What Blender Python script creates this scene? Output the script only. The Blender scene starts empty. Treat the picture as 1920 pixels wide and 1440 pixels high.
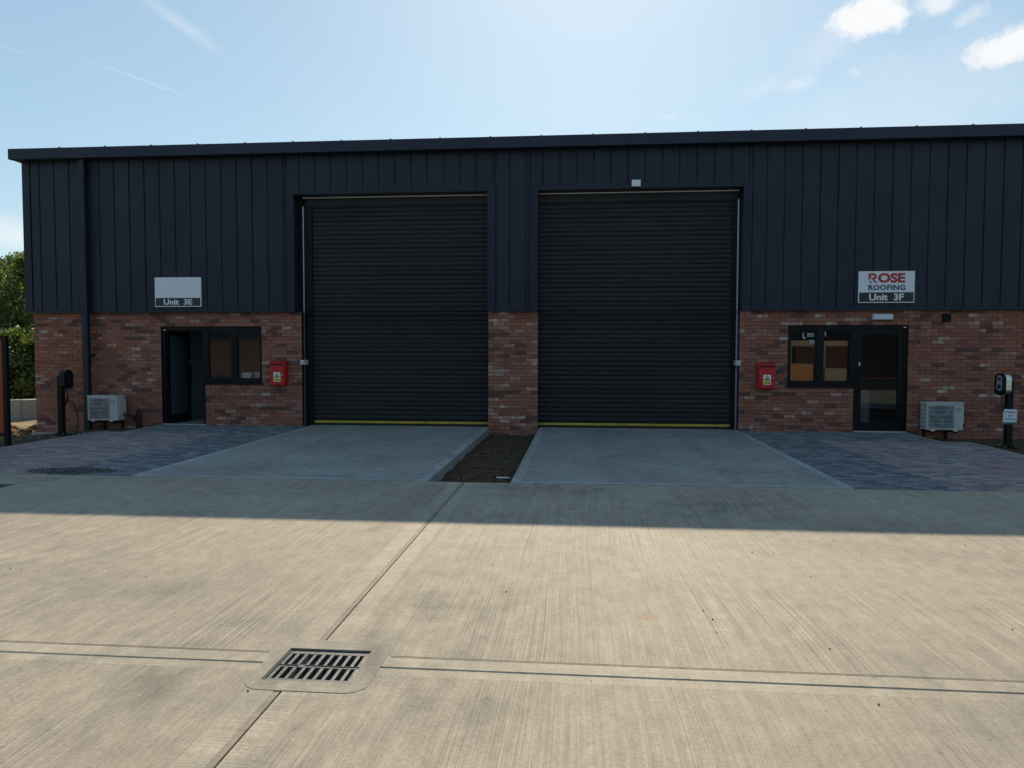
import bpy, bmesh, math, random
from mathutils import Vector, Matrix
R = math.radians
rng = random.Random(11)
S = bpy.context.scene
COL = S.collection

# ------------------------------------------------------------------ camera
F_PX, CAM = 1380.0, Vector((0.0, -15.27, 1.61))
YAW, PITCH, ROLL = R(5.197), R(2.541), R(0.082)
fwd = Vector((-math.sin(YAW)*math.cos(PITCH), math.cos(YAW)*math.cos(PITCH), -math.sin(PITCH)))
right0 = Vector((math.cos(YAW), math.sin(YAW), 0)); up0 = right0.cross(fwd)
c_r = right0*math.cos(ROLL)+up0*math.sin(ROLL); c_u = up0*math.cos(ROLL)-right0*math.sin(ROLL)
cd = bpy.data.cameras.new('camera'); cam = bpy.data.objects.new('camera', cd); COL.objects.link(cam)
cd.sensor_width = 36; cd.lens = F_PX/1920*36; cd.clip_end = 3000; cd.clip_start = .05
M_ = Matrix.Identity(4)
for i in range(3):
    M_[i][0] = c_r[i]; M_[i][1] = c_u[i]; M_[i][2] = -fwd[i]; M_[i][3] = CAM[i]
cam.matrix_world = M_
S.camera = cam
def ray(px, py):
    return (fwd+c_r*((px-960)/F_PX)-c_u*((py-720)/F_PX)).normalized()

# ------------------------------------------------------------------ sky, sun, exposure
SUN_EL, SUN_AZ = R(35.8), R(1.0)          # azimuth measured from +Y towards +X
SKY_STRENGTH = 0.10
S.view_settings.view_transform = 'Standard'; S.view_settings.look = 'None'
S.view_settings.exposure = 0.0; S.view_settings.gamma = 1.0; S.view_settings.use_curve_mapping = False
W = bpy.data.worlds.new('World'); S.world = W; W.use_nodes = True
wt = W.node_tree; wn = wt.nodes; wl = wt.links; wn.clear()
def N(t, **k):
    n = wn.new(t)
    for a, b in k.items(): setattr(n, a, b)
    return n
def wmath(op, a, b=None, clamp=False):
    n = N('ShaderNodeMath', operation=op, use_clamp=clamp)
    for i, v in enumerate((a, b)):
        if v is None: continue
        if isinstance(v, (int, float)): n.inputs[i].default_value = v
        else: wl.new(v, n.inputs[i])
    return n.outputs[0]
sky = N('ShaderNodeTexSky', sky_type='NISHITA', sun_disc=False)
sky.sun_elevation = SUN_EL; sky.sun_rotation = SUN_AZ
sky.altitude = 50; sky.air_density = 1.0; sky.dust_density = 0.4; sky.ozone_density = 1.2
tc = N('ShaderNodeTexCoord'); DIR = tc.outputs['Generated']
def wdot(v):
    n = N('ShaderNodeVectorMath', operation='DOT_PRODUCT'); wl.new(DIR, n.inputs[0]); n.inputs[1].default_value = v
    return n.outputs['Value']
def cloud(px, py, a, b, ang, opac, nscale=14, namp=.9, soft=.55, stretch=1.0):
    """mask of one cloud: centre direction of a place in the sky, half sizes in radians*1380"""
    d = ray(px, py); hor = Vector((d.y, -d.x, 0)).normalized(); ver = hor.cross(d).normalized()
    ca, sa = math.cos(R(ang)), math.sin(R(ang))
    ux = hor*ca+ver*sa; uy = ver*ca-hor*sa
    w = wmath('MAXIMUM', wdot(d), .05)
    u = wmath('DIVIDE', wdot(ux), w); v = wmath('DIVIDE', wdot(uy), w)
    cb = N('ShaderNodeCombineXYZ'); wl.new(wmath('MULTIPLY', u, stretch), cb.inputs[0]); wl.new(v, cb.inputs[1]); cb.inputs[2].default_value = px*.01
    nz = N('ShaderNodeTexNoise'); nz.inputs['Scale'].default_value = nscale; nz.inputs['Detail'].default_value = 6; nz.inputs['Roughness'].default_value = .7
    wl.new(cb.outputs[0], nz.inputs['Vector'])
    u2 = wmath('MULTIPLY', u, 1380/a); v2 = wmath('MULTIPLY', v, 1380/b)
    r = wmath('SQRT', wmath('ADD', wmath('MULTIPLY', u2, u2), wmath('MULTIPLY', v2, v2)))
    r = wmath('ADD', r, wmath('MULTIPLY', wmath('SUBTRACT', nz.outputs['Fac'], .5), namp*2))
    mr = N('ShaderNodeMapRange', interpolation_type='SMOOTHSTEP')
    wl.new(r, mr.inputs['Value']); mr.inputs['From Min'].default_value = 1.0; mr.inputs['From Max'].default_value = 1-soft
    mr.inputs['To Min'].default_value = 0; mr.inputs['To Max'].default_value = opac
    front = wmath('GREATER_THAN', wdot(d), .2)
    return wmath('MULTIPLY', mr.outputs[0], front)
CLOUDS = [(1632, 28, 80, 40, 3, 1.0, 30, .8, .5), (1760, 4, 40, 22, 0, .75, 30, .8, .8), (1885, 86, 84, 34, 10, .95, 30, .8, .6),
          (1812, 38, 36, 18, 20, .4, 34, 1.0, .9), (1500, 158, 40, 16, 5, .35, 36, 1.1, .9), (1600, 134, 20, 9, -15, .3, 40, 1.0, .9),
          (1252, 220, 26, 7, 0, .22, 40, 1.0, .9), (1430, 165, 60, 22, 20, .18, 30, 1.0, 1.0), (20, 440, 110, 42, 0, .55, 18, .8, .9),
          (1700, 200, 330, 120, 8, .22, 8, 1.0, 1.0), (1560, 75, 120, 46, 35, .22, 16, 1.0, 1.0)]
mask = None
for c in CLOUDS:
    m = cloud(*c)
    mask = m if mask is None else wmath('MAXIMUM', mask, m)
for c in [(340, 46, 92, 17, -27, .26, 34, .75, 1.0, .25), (262, 148, 125, 3.4, -13, .2, 30, .35, 1.0, .2), (25, 93, 30, 3, -14, .12, 30, .3, 1.0, .2)]:
    mask = wmath('MAXIMUM', mask, cloud(*c))
cmix = N('ShaderNodeMix', data_type='RGBA')
SKYC, CLOUDC = cmix.inputs[6], cmix.inputs[7]
gam = N('ShaderNodeGamma'); gam.inputs[1].default_value = .50; wl.new(sky.outputs[0], gam.inputs[0])
hsv = N('ShaderNodeHueSaturation'); hsv.inputs['Saturation'].default_value = 1.22; hsv.inputs['Value'].default_value = 2.95
tint = N('ShaderNodeMix', data_type='RGBA', blend_type='MULTIPLY'); tint.inputs[0].default_value = 1; tint.inputs[7].default_value = (.92, 1.03, 1.05, 1)
wl.new(gam.outputs[0], tint.inputs[6]); wl.new(tint.outputs[2], hsv.inputs['Color'])
wl.new(mask, cmix.inputs[0]); wl.new(hsv.outputs[0], SKYC); CLOUDC.default_value = (9.6, 9.7, 9.8, 1)
bg = N('ShaderNodeBackground'); bg.inputs['Strength'].default_value = SKY_STRENGTH
wl.new(cmix.outputs[2], bg.inputs['Color'])
wo = N('ShaderNodeOutputWorld'); wl.new(bg.outputs[0], wo.inputs['Surface'])
sd = bpy.data.lights.new('sun', 'SUN'); sun = bpy.data.objects.new('sun', sd); COL.objects.link(sun)
sd.energy = 5.0; sd.angle = R(.53); sd.color = (1.0, .855, .63)
to_sun = Vector((math.sin(SUN_AZ)*math.cos(SUN_EL), math.cos(SUN_AZ)*math.cos(SUN_EL), math.sin(SUN_EL)))
sun.rotation_euler = to_sun.to_track_quat('Z', 'Y').to_euler()

# ------------------------------------------------------------------ helpers
class MB:
    def __init__(s): s.v = []; s.f = []; s.m = []
    def face(s, pts, mi=0):
        n = len(s.v); s.v += [tuple(p) for p in pts]; s.f.append(tuple(range(n, n+len(pts)))); s.m.append(mi)
    def box(s, x0, x1, y0, y1, z0, z1, mi=0, skip=''):
        n = len(s.v)
        s.v += [(x0,y0,z0),(x1,y0,z0),(x1,y1,z0),(x0,y1,z0),(x0,y0,z1),(x1,y0,z1),(x1,y1,z1),(x0,y1,z1)]
        for k, q in (('d',(3,2,1,0)),('u',(4,5,6,7)),('f',(0,1,5,4)),('r',(1,2,6,5)),('b',(2,3,7,6)),('l',(3,0,4,7))):
            if k in skip: continue
            s.f.append(tuple(n+i for i in q)); s.m.append(mi)
    def cbox(s, x0, x1, y0, y1, z0, z1, c, mi=0):
        """box with chamfered vertical faces towards top (12 edges via bmesh)"""
        bm = bmesh.new(); bmesh.ops.create_cube(bm, size=1)
        for v in bm.verts: v.co = Vector(((x0+x1)/2+v.co.x*(x1-x0), (y0+y1)/2+v.co.y*(y1-y0), (z0+z1)/2+v.co.z*(z1-z0)))
        bmesh.ops.bevel(bm, geom=list(bm.edges), offset=c, segments=2, affect='EDGES', profile=.7)
        s.bm(bm, mi)
    def bm(s, bm, mi=0):
        n = len(s.v); bm.verts.index_update()
        s.v += [tuple(v.co) for v in bm.verts]
        for f in bm.faces: s.f.append(tuple(n+v.index for v in f.verts)); s.m.append(mi)
        bm.free()
    def prism(s, poly, axis, a, b, mi=0):
        """extrude a 2-D polygon along an axis: axis 'y' polygon is (x,z); 'z' is (x,y); 'x' is (y,z)"""
        def p3(p, t): return {'y': (p[0], t, p[1]), 'z': (p[0], p[1], t), 'x': (t, p[0], p[1])}[axis]
        k = len(poly); n = len(s.v)
        s.v += [p3(p, a) for p in poly]+[p3(p, b) for p in poly]
        s.f.append(tuple(range(n, n+k))); s.m.append(mi)
        s.f.append(tuple(range(n+2*k-1, n+k-1, -1))); s.m.append(mi)
        for i in range(k):
            j = (i+1) % k; s.f.append((n+j, n+i, n+k+i, n+k+j)); s.m.append(mi)
    def tube(s, pts, rads, n=8, mi=0, cap=True):
        pts = [Vector(p) for p in pts]
        if not hasattr(rads, '__len__'): rads = [rads]*len(pts)
        base = len(s.v)
        for i, p in enumerate(pts):
            t = (pts[min(i+1, len(pts)-1)]-pts[max(i-1, 0)]).normalized()
            a = t.cross(Vector((0.31, 0.2, 1) if abs(t.z) < .9 else (1, .1, 0))).normalized(); b = t.cross(a)
            for k in range(n):
                th = 2*math.pi*k/n; s.v.append(tuple(p+(a*math.cos(th)+b*math.sin(th))*rads[i]))
        for i in range(len(pts)-1):
            for k in range(n):
                k2 = (k+1) % n
                s.f.append((base+i*n+k, base+i*n+k2, base+(i+1)*n+k2, base+(i+1)*n+k)); s.m.append(mi)
        if cap:
            s.f.append(tuple(base+k for k in range(n-1, -1, -1))); s.m.append(mi)
            s.f.append(tuple(base+(len(pts)-1)*n+k for k in range(n))); s.m.append(mi)
    def mesh(s, name, mats, smooth=False):
        me = bpy.data.meshes.new(name); me.from_pydata(s.v, [], s.f)
        for m in (mats if isinstance(mats, (list, tuple)) else [mats]): me.materials.append(m)
        me.polygons.foreach_set('material_index', s.m)
        if smooth: me.polygons.foreach_set('use_smooth', [True]*len(s.f))
        me.update(); return me
    def build(s, name, mats, parent=None, loc=None, smooth=False, fix=False):
        me = s.mesh(name, mats, smooth)
        if fix:
            bm = bmesh.new(); bm.from_mesh(me); bmesh.ops.recalc_face_normals(bm, faces=list(bm.faces)); bm.to_mesh(me); bm.free()
        return link(name, me, parent, loc)
def link(name, data, parent=None, loc=None):
    o = bpy.data.objects.new(name, data); COL.objects.link(o)
    if parent: o.parent = parent
    if loc is not None: o.location = loc
    return o
def empty(name, loc=(0,0,0), rz=0):
    o = bpy.data.objects.new(name, None); COL.objects.link(o); o.location = loc; o.rotation_euler = (0,0,rz); o.empty_display_size = .1
    return o
def tag(o, label=None, cat=None, group=None, kind=None):
    if label: o['label'] = label
    if cat: o['category'] = cat
    if group: o['group'] = group
    if kind: o['kind'] = kind
    return o

# ------------------------------------------------------------------ materials
class NT:
    def __init__(s, name):
        s.mat = bpy.data.materials.new(name); s.mat.use_nodes = True
        s.t = s.mat.node_tree; s.n = s.t.nodes; s.l = s.t.links
        s.p = s.n['Principled BSDF']; s.pos = s.n.new('ShaderNodeNewGeometry').outputs['Position']
    def vec(s, scale, src=None):
        m = s.n.new('ShaderNodeVectorMath'); m.operation = 'MULTIPLY'; s.l.new(src or s.pos, m.inputs[0]); m.inputs[1].default_value = scale
        return m.outputs[0]
    def noise(s, scale=(1,1,1), detail=4, rough=.55, src=None, dist=0):
        n = s.n.new('ShaderNodeTexNoise'); n.inputs['Scale'].default_value = 1; n.inputs['Detail'].default_value = detail; n.inputs['Roughness'].default_value = rough; n.inputs['Distortion'].default_value = dist
        s.l.new(s.vec(scale, src), n.inputs['Vector']); return n.outputs['Fac']
    def ramp(s, fac, a, b, lo=0., hi=1.):
        r = s.n.new('ShaderNodeMapRange'); s.l.new(fac, r.inputs[0]); r.inputs[1].default_value = a; r.inputs[2].default_value = b; r.inputs[3].default_value = lo; r.inputs[4].default_value = hi
        return r.outputs[0]
    def mix(s, fac, a, b, blend='MIX'):
        m = s.n.new('ShaderNodeMix'); m.data_type = 'RGBA'; m.blend_type = blend
        for sock, v in ((m.inputs[0], fac), (m.inputs[6], a), (m.inputs[7], b)):
            if isinstance(v, (int, float)): sock.default_value = v
            elif isinstance(v, tuple): sock.default_value = (*v[:3], 1)
            else: s.l.new(v, sock)
        return m.outputs[2]
    def math(s, op, a, b):
        m = s.n.new('ShaderNodeMath'); m.operation = op
        for i, v in enumerate((a, b)):
            if isinstance(v, (int, float)): m.inputs[i].default_value = v
            else: s.l.new(v, m.inputs[i])
        return m.outputs[0]
    def out(s, color=None, rough=None, bump=None, bstr=.3, bdist=.01, metal=0, spec=None, coat=0):
        if color is not None:
            if isinstance(color, tuple): s.p.inputs['Base Color'].default_value = (*color[:3], 1)
            else: s.l.new(color, s.p.inputs['Base Color'])
        if rough is not None:
            if isinstance(rough, (int, float)): s.p.inputs['Roughness'].default_value = rough
            else: s.l.new(rough, s.p.inputs['Roughness'])
        if spec is not None: s.p.inputs['Specular IOR Level'].default_value = spec
        s.p.inputs['Metallic'].default_value = metal
        if coat: s.p.inputs['Coat Weight'].default_value = coat
        if bump is not None:
            b = s.n.new('ShaderNodeBump'); b.inputs['Strength'].default_value = bstr; b.inputs['Distance'].default_value = bdist
            s.l.new(bump, b.inputs['Height']); s.l.new(b.outputs[0], s.p.inputs['Normal'])
        return s.mat
def plain(name, col, rough=.5, var=.12, nscale=6, metal=0, spec=None, bump=0):
    """paint, plastic or metal with faint dirt and unevenness"""
    t = NT(name)
    f = t.noise((nscale,)*3, 5, .6)
    c = t.mix(t.ramp(f, .3, .7), tuple(x*(1-var) for x in col), tuple(min(1, x*(1+var)) for x in col))
    r = t.ramp(t.noise((nscale*1.7,)*3, 4), .3, .7, max(.02, rough-.06), min(1, rough+.08))
    return t.out(c, r, t.noise((90,)*3, 3) if bump else None, bump, .002, metal, spec)

def concrete(name, base, along, dark=1.0, broom=1.0, tracks=()):
    """brushed concrete; along: axis the broom strokes run along"""
    t = NT(name)
    w = t.noise((.22, .22, .22), 2, .5); w2 = t.noise((.9, .9, .9), 2, .5)
    sep = t.n.new('ShaderNodeSeparateXYZ'); t.l.new(t.pos, sep.inputs[0])
    wob = t.math('ADD', t.math('MULTIPLY', w, .35), t.math('MULTIPLY', w2, .012))
    cb = t.n.new('ShaderNodeCombineXYZ')
    if along == 'y':
        t.l.new(t.math('ADD', sep.outputs[0], wob), cb.inputs[0]); t.l.new(sep.outputs[1], cb.inputs[1])
        s1, s2, s3 = (125, .5, 1), (40, .3, 1), (230, 1.5, 1)
    else:
        t.l.new(sep.outputs[0], cb.inputs[0]); t.l.new(t.math('ADD', sep.outputs[1], wob), cb.inputs[1])
        s1, s2, s3 = (.5, 85, 1), (.2, 26, 1), (1.5, 170, 1)
    b1 = t.noise(s1, 3, .6, cb.outputs[0]); b2 = t.noise(s2, 3, .6, cb.outputs[0]); b3 = t.noise(s3, 2, .5, cb.outputs[0])
    blot = t.noise((.75, .55, 1), 5, .6); blot2 = t.noise((3.1, 2.2, 1), 4, .65); sp = t.noise((48, 48, 48), 5, .8); mott = t.noise((9, 5, 9), 6, .72); gap = t.ramp(t.noise((1.6, .5, 1), 4, .6), .36, .64, .10, 1.25)
    c = t.mix(t.ramp(blot, .32, .70), tuple(x*.80 for x in base), tuple(x*1.12 for x in base))
    c = t.mix(t.math('MULTIPLY', t.math('MULTIPLY', t.ramp(blot2, .36, .66), t.ramp(t.noise((.34, .5, 1), 3, .6), .47, .64)), .85*dark), c, (base[0]*.52, base[1]*.56, base[2]*.60))
    def grey(v): 
        n = t.n.new('ShaderNodeCombineColor')
        for i in range(3): t.l.new(v, n.inputs[i])
        return n.outputs[0]
    g = t.math('ADD', t.math('MULTIPLY', t.math('SUBTRACT', t.ramp(b1, .3, .7), .52), t.math('MULTIPLY', gap, .62*broom)), 1.0); c = t.mix(1.0, c, grey(g), 'MULTIPLY')
    g = t.ramp(mott, .3, .7, .78, 1.18); c = t.mix(1.0, c, grey(g), 'MULTIPLY')
    g = t.ramp(b2, .3, .7, 1-.085*broom, 1+.08*broom); c = t.mix(1.0, c, grey(g), 'MULTIPLY')
    g = t.ramp(sp, .3, .7, .74, 1.2); c = t.mix(1.0, c, grey(g), 'MULTIPLY')
    pit = t.noise((23, 23, 23), 2, .5); c = t.mix(t.math('MULTIPLY', t.ramp(pit, .72, .76), .55), c, (.09, .085, .08))
    rust = t.n.new('ShaderNodeVectorMath'); rust.operation = 'DISTANCE'; t.l.new(t.pos, rust.inputs[0]); rust.inputs[1].default_value = (.42, -10.8, 0)
    c = t.mix(t.math('MULTIPLY', t.math('MULTIPLY', t.ramp(rust.outputs['Value'], .10, .01), t.ramp(mott, .35, .6)), .8), c, (.27, .14, .045))
    for x0 in tracks:                             # faint tyre marks
        d_ = t.math('ABSOLUTE', t.math('SUBTRACT', t.math('ADD', sep.outputs[0], t.math('MULTIPLY', w, .5)), x0+.25), 0)
        c = t.mix(t.math('MULTIPLY', t.math('MULTIPLY', t.ramp(d_, .16, .05), t.ramp(blot2, .35, .62)), .32), c, tuple(v*.45 for v in base))
    h = t.math('ADD', t.math('MULTIPLY', b1, .7*broom), t.math('ADD', t.math('MULTIPLY', b3, .6*broom), t.math('MULTIPLY', sp, .35)))
    return t.out(c, t.ramp(blot, .3, .7, .64, .84), h, .75, .006, spec=.4)
YARD_C = (.388, .331, .254)
m_yard = concrete('brushed_concrete', YARD_C, 'y')
m_margin = concrete('trowelled_concrete', (.43, .37, .285), 'x', .9, .45)
m_drive = concrete('drive_concrete', (.335, .322, .292), 'x', 1.0, .6, (-4.55, -2.95, .42, 1.98))
m_drive_edge = concrete('drive_edge_concrete', (.39, .385, .36), 'x', .4, .25)
m_kerb = concrete('kerb_concrete', (.38, .365, .33), 'x', .5, .2)
m_joint = plain('joint_sealant', (.13, .105, .08), .9)
def brick_mat(name, a, b, smear=0.0, smear_col=(.50, .43, .37)):
    t = NT(name)
    c = t.mix(t.ramp(t.noise((9, 9, 22), 4, .65), .3, .7), a, b)
    c = t.mix(t.math('MULTIPLY', t.ramp(t.noise((60, 60, 60), 3, .7), .55, .75), .5), c, tuple(x*.5 for x in a))
    if smear: c = t.mix(t.ramp(t.noise((6.5, 1, 4), 3, .6), .60-smear, .82-smear), c, smear_col)
    c = t.mix(t.math('MULTIPLY', t.ramp(t.noise((.7, .7, .9), 3), .45, .75), .3), c, tuple(x*.6 for x in a))
    return t.out(c, .88, t.noise((70, 70, 70), 4, .7), .5, .006, spec=.25)
BR = [brick_mat('brick_red', (.28, .108, .072), (.355, .145, .096)), brick_mat('brick_orange', (.32, .135, .088), (.385, .175, .115)),
      brick_mat('brick_brown', (.245, .098, .066), (.32, .13, .088)), brick_mat('brick_plum', (.215, .088, .07), (.28, .118, .09)),
      brick_mat('brick_dark', (.105, .06, .052), (.17, .088, .07)), brick_mat('brick_rose', (.305, .142, .108), (.37, .178, .138)),
      brick_mat('brick_pale', (.36, .185, .14), (.42, .235, .18), .14, (.54, .45, .385)), brick_mat('brick_smeared', (.31, .128, .09), (.37, .16, .115), .04, (.52, .42, .355))]
BRW = [28, 16, 20, 14, 11, 14, 7, 9]
m_mortar = plain('mortar', (.16, .082, .06), .95, .25, 14)
def clad_mat(name, col, rough, spec=.3):
    t = NT(name)
    f = t.noise((.5, .5, .35), 3, .5)
    c = t.mix(t.ramp(f, .3, .7), tuple(x*.9 for x in col), tuple(x*1.12 for x in col))
    c = t.mix(t.math('MULTIPLY', t.ramp(t.noise((9, 9, .5), 4, .6), .55, .8), .18), c, tuple(min(1, x*1.8) for x in col))
    return t.out(c, t.ramp(t.noise((2, 2, .8), 4), .3, .7, rough-.05, rough+.1), t.noise((2.2, 2.2, 1.1), 2), .14, .02, spec=spec)
m_clad = clad_mat('anthracite_cladding', (.0145, .0205, .036), .46)
m_flash = clad_mat('anthracite_flashing', (.013, .0185, .032), .45)
m_fascia = clad_mat('anthracite_fascia', (.019, .026, .045), .5)
m_shut = clad_mat('shutter_slat', (.022, .022, .0235), .45, .25)
m_black = plain('black_powder_coat', (.006, .007, .008), .5, spec=.22)
m_rubber = plain('black_rubber', (.012, .012, .012), .8)
m_yellow = plain('yellow_rail', (.46, .32, .03), .6, .3, 5)
m_galv = plain('galvanised_steel', (.55, .56, .58), .38, .15, 25, .85)
m_blue = plain('blue_steel', (.02, .04, .19), .45)
m_white = plain('white_plastic', (.78, .78, .77), .4, .04)
m_acl = plain('grey_plastic', (.55, .55, .54), .45, .05)
m_ac = plain('ac_casing', (.50, .50, .475), .42, .05, 4)
m_acdark = plain('ac_grille', (.10, .105, .115), .5)
m_acfin = plain('ac_fins', (.22, .23, .25), .5)
m_red = plain('red_paint', (.50, .014, .018), .35, .1)
m_signw = plain('sign_white', (.76, .77, .79), .3, .03)
m_signk = plain('sign_black', (.012, .016, .02), .35)
m_signr = plain('sign_red', (.46, .018, .03), .4)
m_signn = plain('sign_navy', (.03, .045, .10), .4)
m_signg = plain('sign_green', (.01, .20, .08), .4)
m_yel2 = plain('sticker_yellow', (.75, .60, .02), .4)
m_orange = plain('orange_board', (.42, .07, .018), .55, spec=.3)
m_conc_wall = concrete('cast_concrete', (.44, .42, .37), 'x', .6, .3)
m_floor = plain('screed_floor', (.34, .34, .33), .5)
m_plaster = plain('plaster_wall', (.42, .44, .46), .8)
m_card = plain('cardboard', (.55, .31, .16), .85, .2, 12)
m_card2 = plain('orange_box', (.80, .24, .04), .7)
m_wood = plain('timber', (.50, .29, .14), .7, .25, 9)
m_silver = plain('aluminium', (.62, .63, .64), .3, .1, 20, .8)
def glass_mat():
    t = NT('window_glass'); t.n.remove(t.p)
    o = t.n['Material Output']; fr = t.n.new('ShaderNodeFresnel'); fr.inputs[0].default_value = 1.45
    tr = t.n.new('ShaderNodeBsdfTransparent'); tr.inputs[0].default_value = (.90, .93, .92, 1); gl = t.n.new('ShaderNodeBsdfGlossy'); gl.inputs['Roughness'].default_value = .015
    gl.inputs['Color'].default_value = (.9, .95, 1, 1)
    mx = t.n.new('ShaderNodeMixShader'); t.l.new(fr.outputs[0], mx.inputs[0]); t.l.new(tr.outputs[0], mx.inputs[1]); t.l.new(gl.outputs[0], mx.inputs[2]); t.l.new(mx.outputs[0], o.inputs['Surface'])
    return t.mat
m_glass = glass_mat()
def film_glass():
    m = m_glass.copy(); m.name = 'filmed_glass'; t = m.node_tree; o = t.nodes['Material Output']; src = o.inputs['Surface'].links[0].from_socket
    df = t.nodes.new('ShaderNodeBsdfDiffuse'); df.inputs[0].default_value = (.16, .19, .20, 1); mx = t.nodes.new('ShaderNodeMixShader'); mx.inputs[0].default_value = .3
    t.links.new(src, mx.inputs[1]); t.links.new(df.outputs[0], mx.inputs[2]); t.links.new(mx.outputs[0], o.inputs['Surface']); return m
m_pane2 = film_glass()
def soil_mat(name, a, b, st=(.30, .27, .22), big=9):
    t = NT(name)
    c = t.mix(t.ramp(t.noise((big, big, big), 6, .7), .3, .7), a, b)
    c = t.mix(t.math('MULTIPLY', t.ramp(t.noise((38, 38, 38), 2, .5), .68, .74), .6), c, st)
    return t.out(c, .95, t.noise((40, 40, 40), 6, .75), 1.0, .03, spec=.15)
m_soil = soil_mat('topsoil', (.070, .046, .028), (.135, .092, .058))
m_dirt = soil_mat('sandy_dirt', (.30, .22, .13), (.46, .36, .23), (.55, .48, .36), 1.3)
m_lump = soil_mat('brown_dirt', (.13, .085, .045), (.24, .165, .09), (.35, .28, .2), 3)
m_ground = soil_mat('rough_ground', (.16, .13, .07), (.22, .19, .11), (.3, .28, .2), .6)
def paver_mat(name, a, b):
    t = NT(name)
    c = t.mix(t.ramp(t.noise((7, 7, 7), 5, .7), .3, .7), a, b)
    c = t.mix(t.math('MULTIPLY', t.ramp(t.noise((90, 90, 90), 2, .6), .5, .75), .4), c, (.22, .21, .21))
    c = t.mix(t.math('MULTIPLY', t.ramp(t.noise((1.1, 1.1, 1), 4, .6), .45, .7), .25), c, (.26, .25, .24))
    return t.out(c, .85, t.noise((120, 120, 120), 4, .7), .5, .004, spec=.3)
PV = [paver_mat('paver_charcoal', (.125, .128, .138), (.185, .188, .20)), paver_mat('paver_slate', (.18, .182, .19), (.25, .25, .258)), paver_mat('paver_ink', (.075, .078, .088), (.125, .128, .138)),
      paver_mat('paver_brindle', (.25, .185, .178), (.33, .25, .24)), paver_mat('paver_plum', (.18, .135, .14), (.25, .19, .195)), paver_mat('paver_rust', (.32, .20, .17), (.39, .26, .22)), paver_mat('paver_ash', (.30, .265, .26), (.38, .34, .335))]
m_sand = plain('jointing_sand', (.06, .055, .05), .95, .2, 30)
m_stone = plain('pebble', (.36, .34, .31), .9, .3, 8)
m_grit = plain('dark_grit', (.075, .068, .06), .9, .3, 8)
m_iron = plain('cast_iron', (.105, .108, .112), .6, .35, 30, .3)
m_void = plain('drain_void', (.004, .004, .004), 1.0)

# ================================================================== SETTING
# ---- ground sheet to the horizon
g = MB(); g.face([(-900,-900,-.62),(900,-900,-.62),(900,900,-.62),(-900,900,-.62)])
tag(g.build('ground', m_ground), kind='structure')
# dirt lot west of the unit: uneven, lower than the paving
def hfield(name, mat, x0, x1, y0, y1, nx, ny, zf, smooth=True):
    b = MB(); b.v = [(x0+(x1-x0)*i/nx, y0+(y1-y0)*j/ny, 0) for j in range(ny+1) for i in range(nx+1)]
    b.v = [(x, y, zf(x, y)) for x, y, _ in b.v]
    b.f = [(j*(nx+1)+i, j*(nx+1)+i+1, (j+1)*(nx+1)+i+1, (j+1)*(nx+1)+i) for j in range(ny) for i in range(nx)]; b.m = [0]*len(b.f)
    return b.build(name, mat, smooth=smooth)
from mathutils import noise as mn
def nz(x, y, s, o=0): return mn.noise(Vector((x*s, y*s, o)))
def dirt_z(x, y):
    z = -.41+.05*nz(x, y, .7)+.03*nz(x, y, 2.3)+.015*nz(x, y, 6)
    z += .03*math.sin(y*2.6+.4*x)                                   # wheel ruts
    return z
tag(hfield('dirt_lot', m_dirt, -60, -12.02, -7.5, 40, 150, 150, dirt_z), kind='structure')
def mound_z(x, y):
    return -.52+.32*max(0, 1-((x+13.2)/1.6)**2-((y-.2)/1.6)**2)**.7+.07*nz(x, y, 3.1)+.05*nz(x, y, 8)
tag(hfield('dirt_heap', m_lump, -15.2, -12.06, -1.8, 2.2, 70, 80, mound_z, False), 'low heap of brown dug soil beyond the left corner of the building', 'soil heap', kind='stuff')

# ---- yard of concrete slabs
yard = empty('concrete_yard'); tag(yard, kind='structure')
JX = [-17.0, -11.65, -6.5, -1.40, 3.74, 8.9, 14.1, 19.2]
JY = [-16.8, -11.66, -6.36]
GX0, GX1, GY0, GY1 = -1.575, -1.045, -11.915, -11.395                 # hole for the gully surround
HOLES = [(GX0, GX1, GY0, GY1), (-7.22, -6.70, -7.47, -6.97)]
def slab(name, x0, x1, y0, y1, mats, mw, parent, z=0.0, th=.12, ar=.006, holes=()):
    """slab with trowelled margins (mw = left, right, front, back) and worn arrises"""
    xs = sorted({x0, x0+ar, x0+mw[0], x1-mw[1], x1-ar, x1}); ys = sorted({y0, y0+ar, y0+mw[2], y1-mw[3], y1-ar, y1})
    hs = [h for h in holes if h[0] < x1 and h[1] > x0 and h[2] < y1 and h[3] > y0]
    for h in hs: xs += [v for v in h[:2] if x0 < v < x1]; ys += [v for v in h[2:] if y0 < v < y1]
    xs, ys = sorted(set(xs)), sorted(set(ys)); b = MB()
    def zz(x, y): return z-(ar if (x in (x0, x1) or y in (y0, y1)) else 0)
    for i in range(len(xs)-1):
        for j in range(len(ys)-1):
            cx, cy = (xs[i]+xs[i+1])/2, (ys[j]+ys[j+1])/2
            if any(h[0] < cx < h[1] and h[2] < cy < h[3] for h in hs): continue
            m = 1 if (cx < x0+mw[0] or cx > x1-mw[1] or cy < y0+mw[2] or cy > y1-mw[3]) else 0
            b.face([(x, y, zz(x, y)) for x, y in ((xs[i], ys[j]), (xs[i+1], ys[j]), (xs[i+1], ys[j+1]), (xs[i], ys[j+1]))], m)
    for p, q in (((x0,y0),(x1,y0)), ((x1,y0),(x1,y1)), ((x1,y1),(x0,y1)), ((x0,y1),(x0,y0))):
        if hs and False: continue
        b.face([(*p, z-th), (*q, z-th), (*q, z-ar), (*p, z-ar)], 0)
    o = b.build(name, mats, parent)
    return o
GAP = .0035
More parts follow.
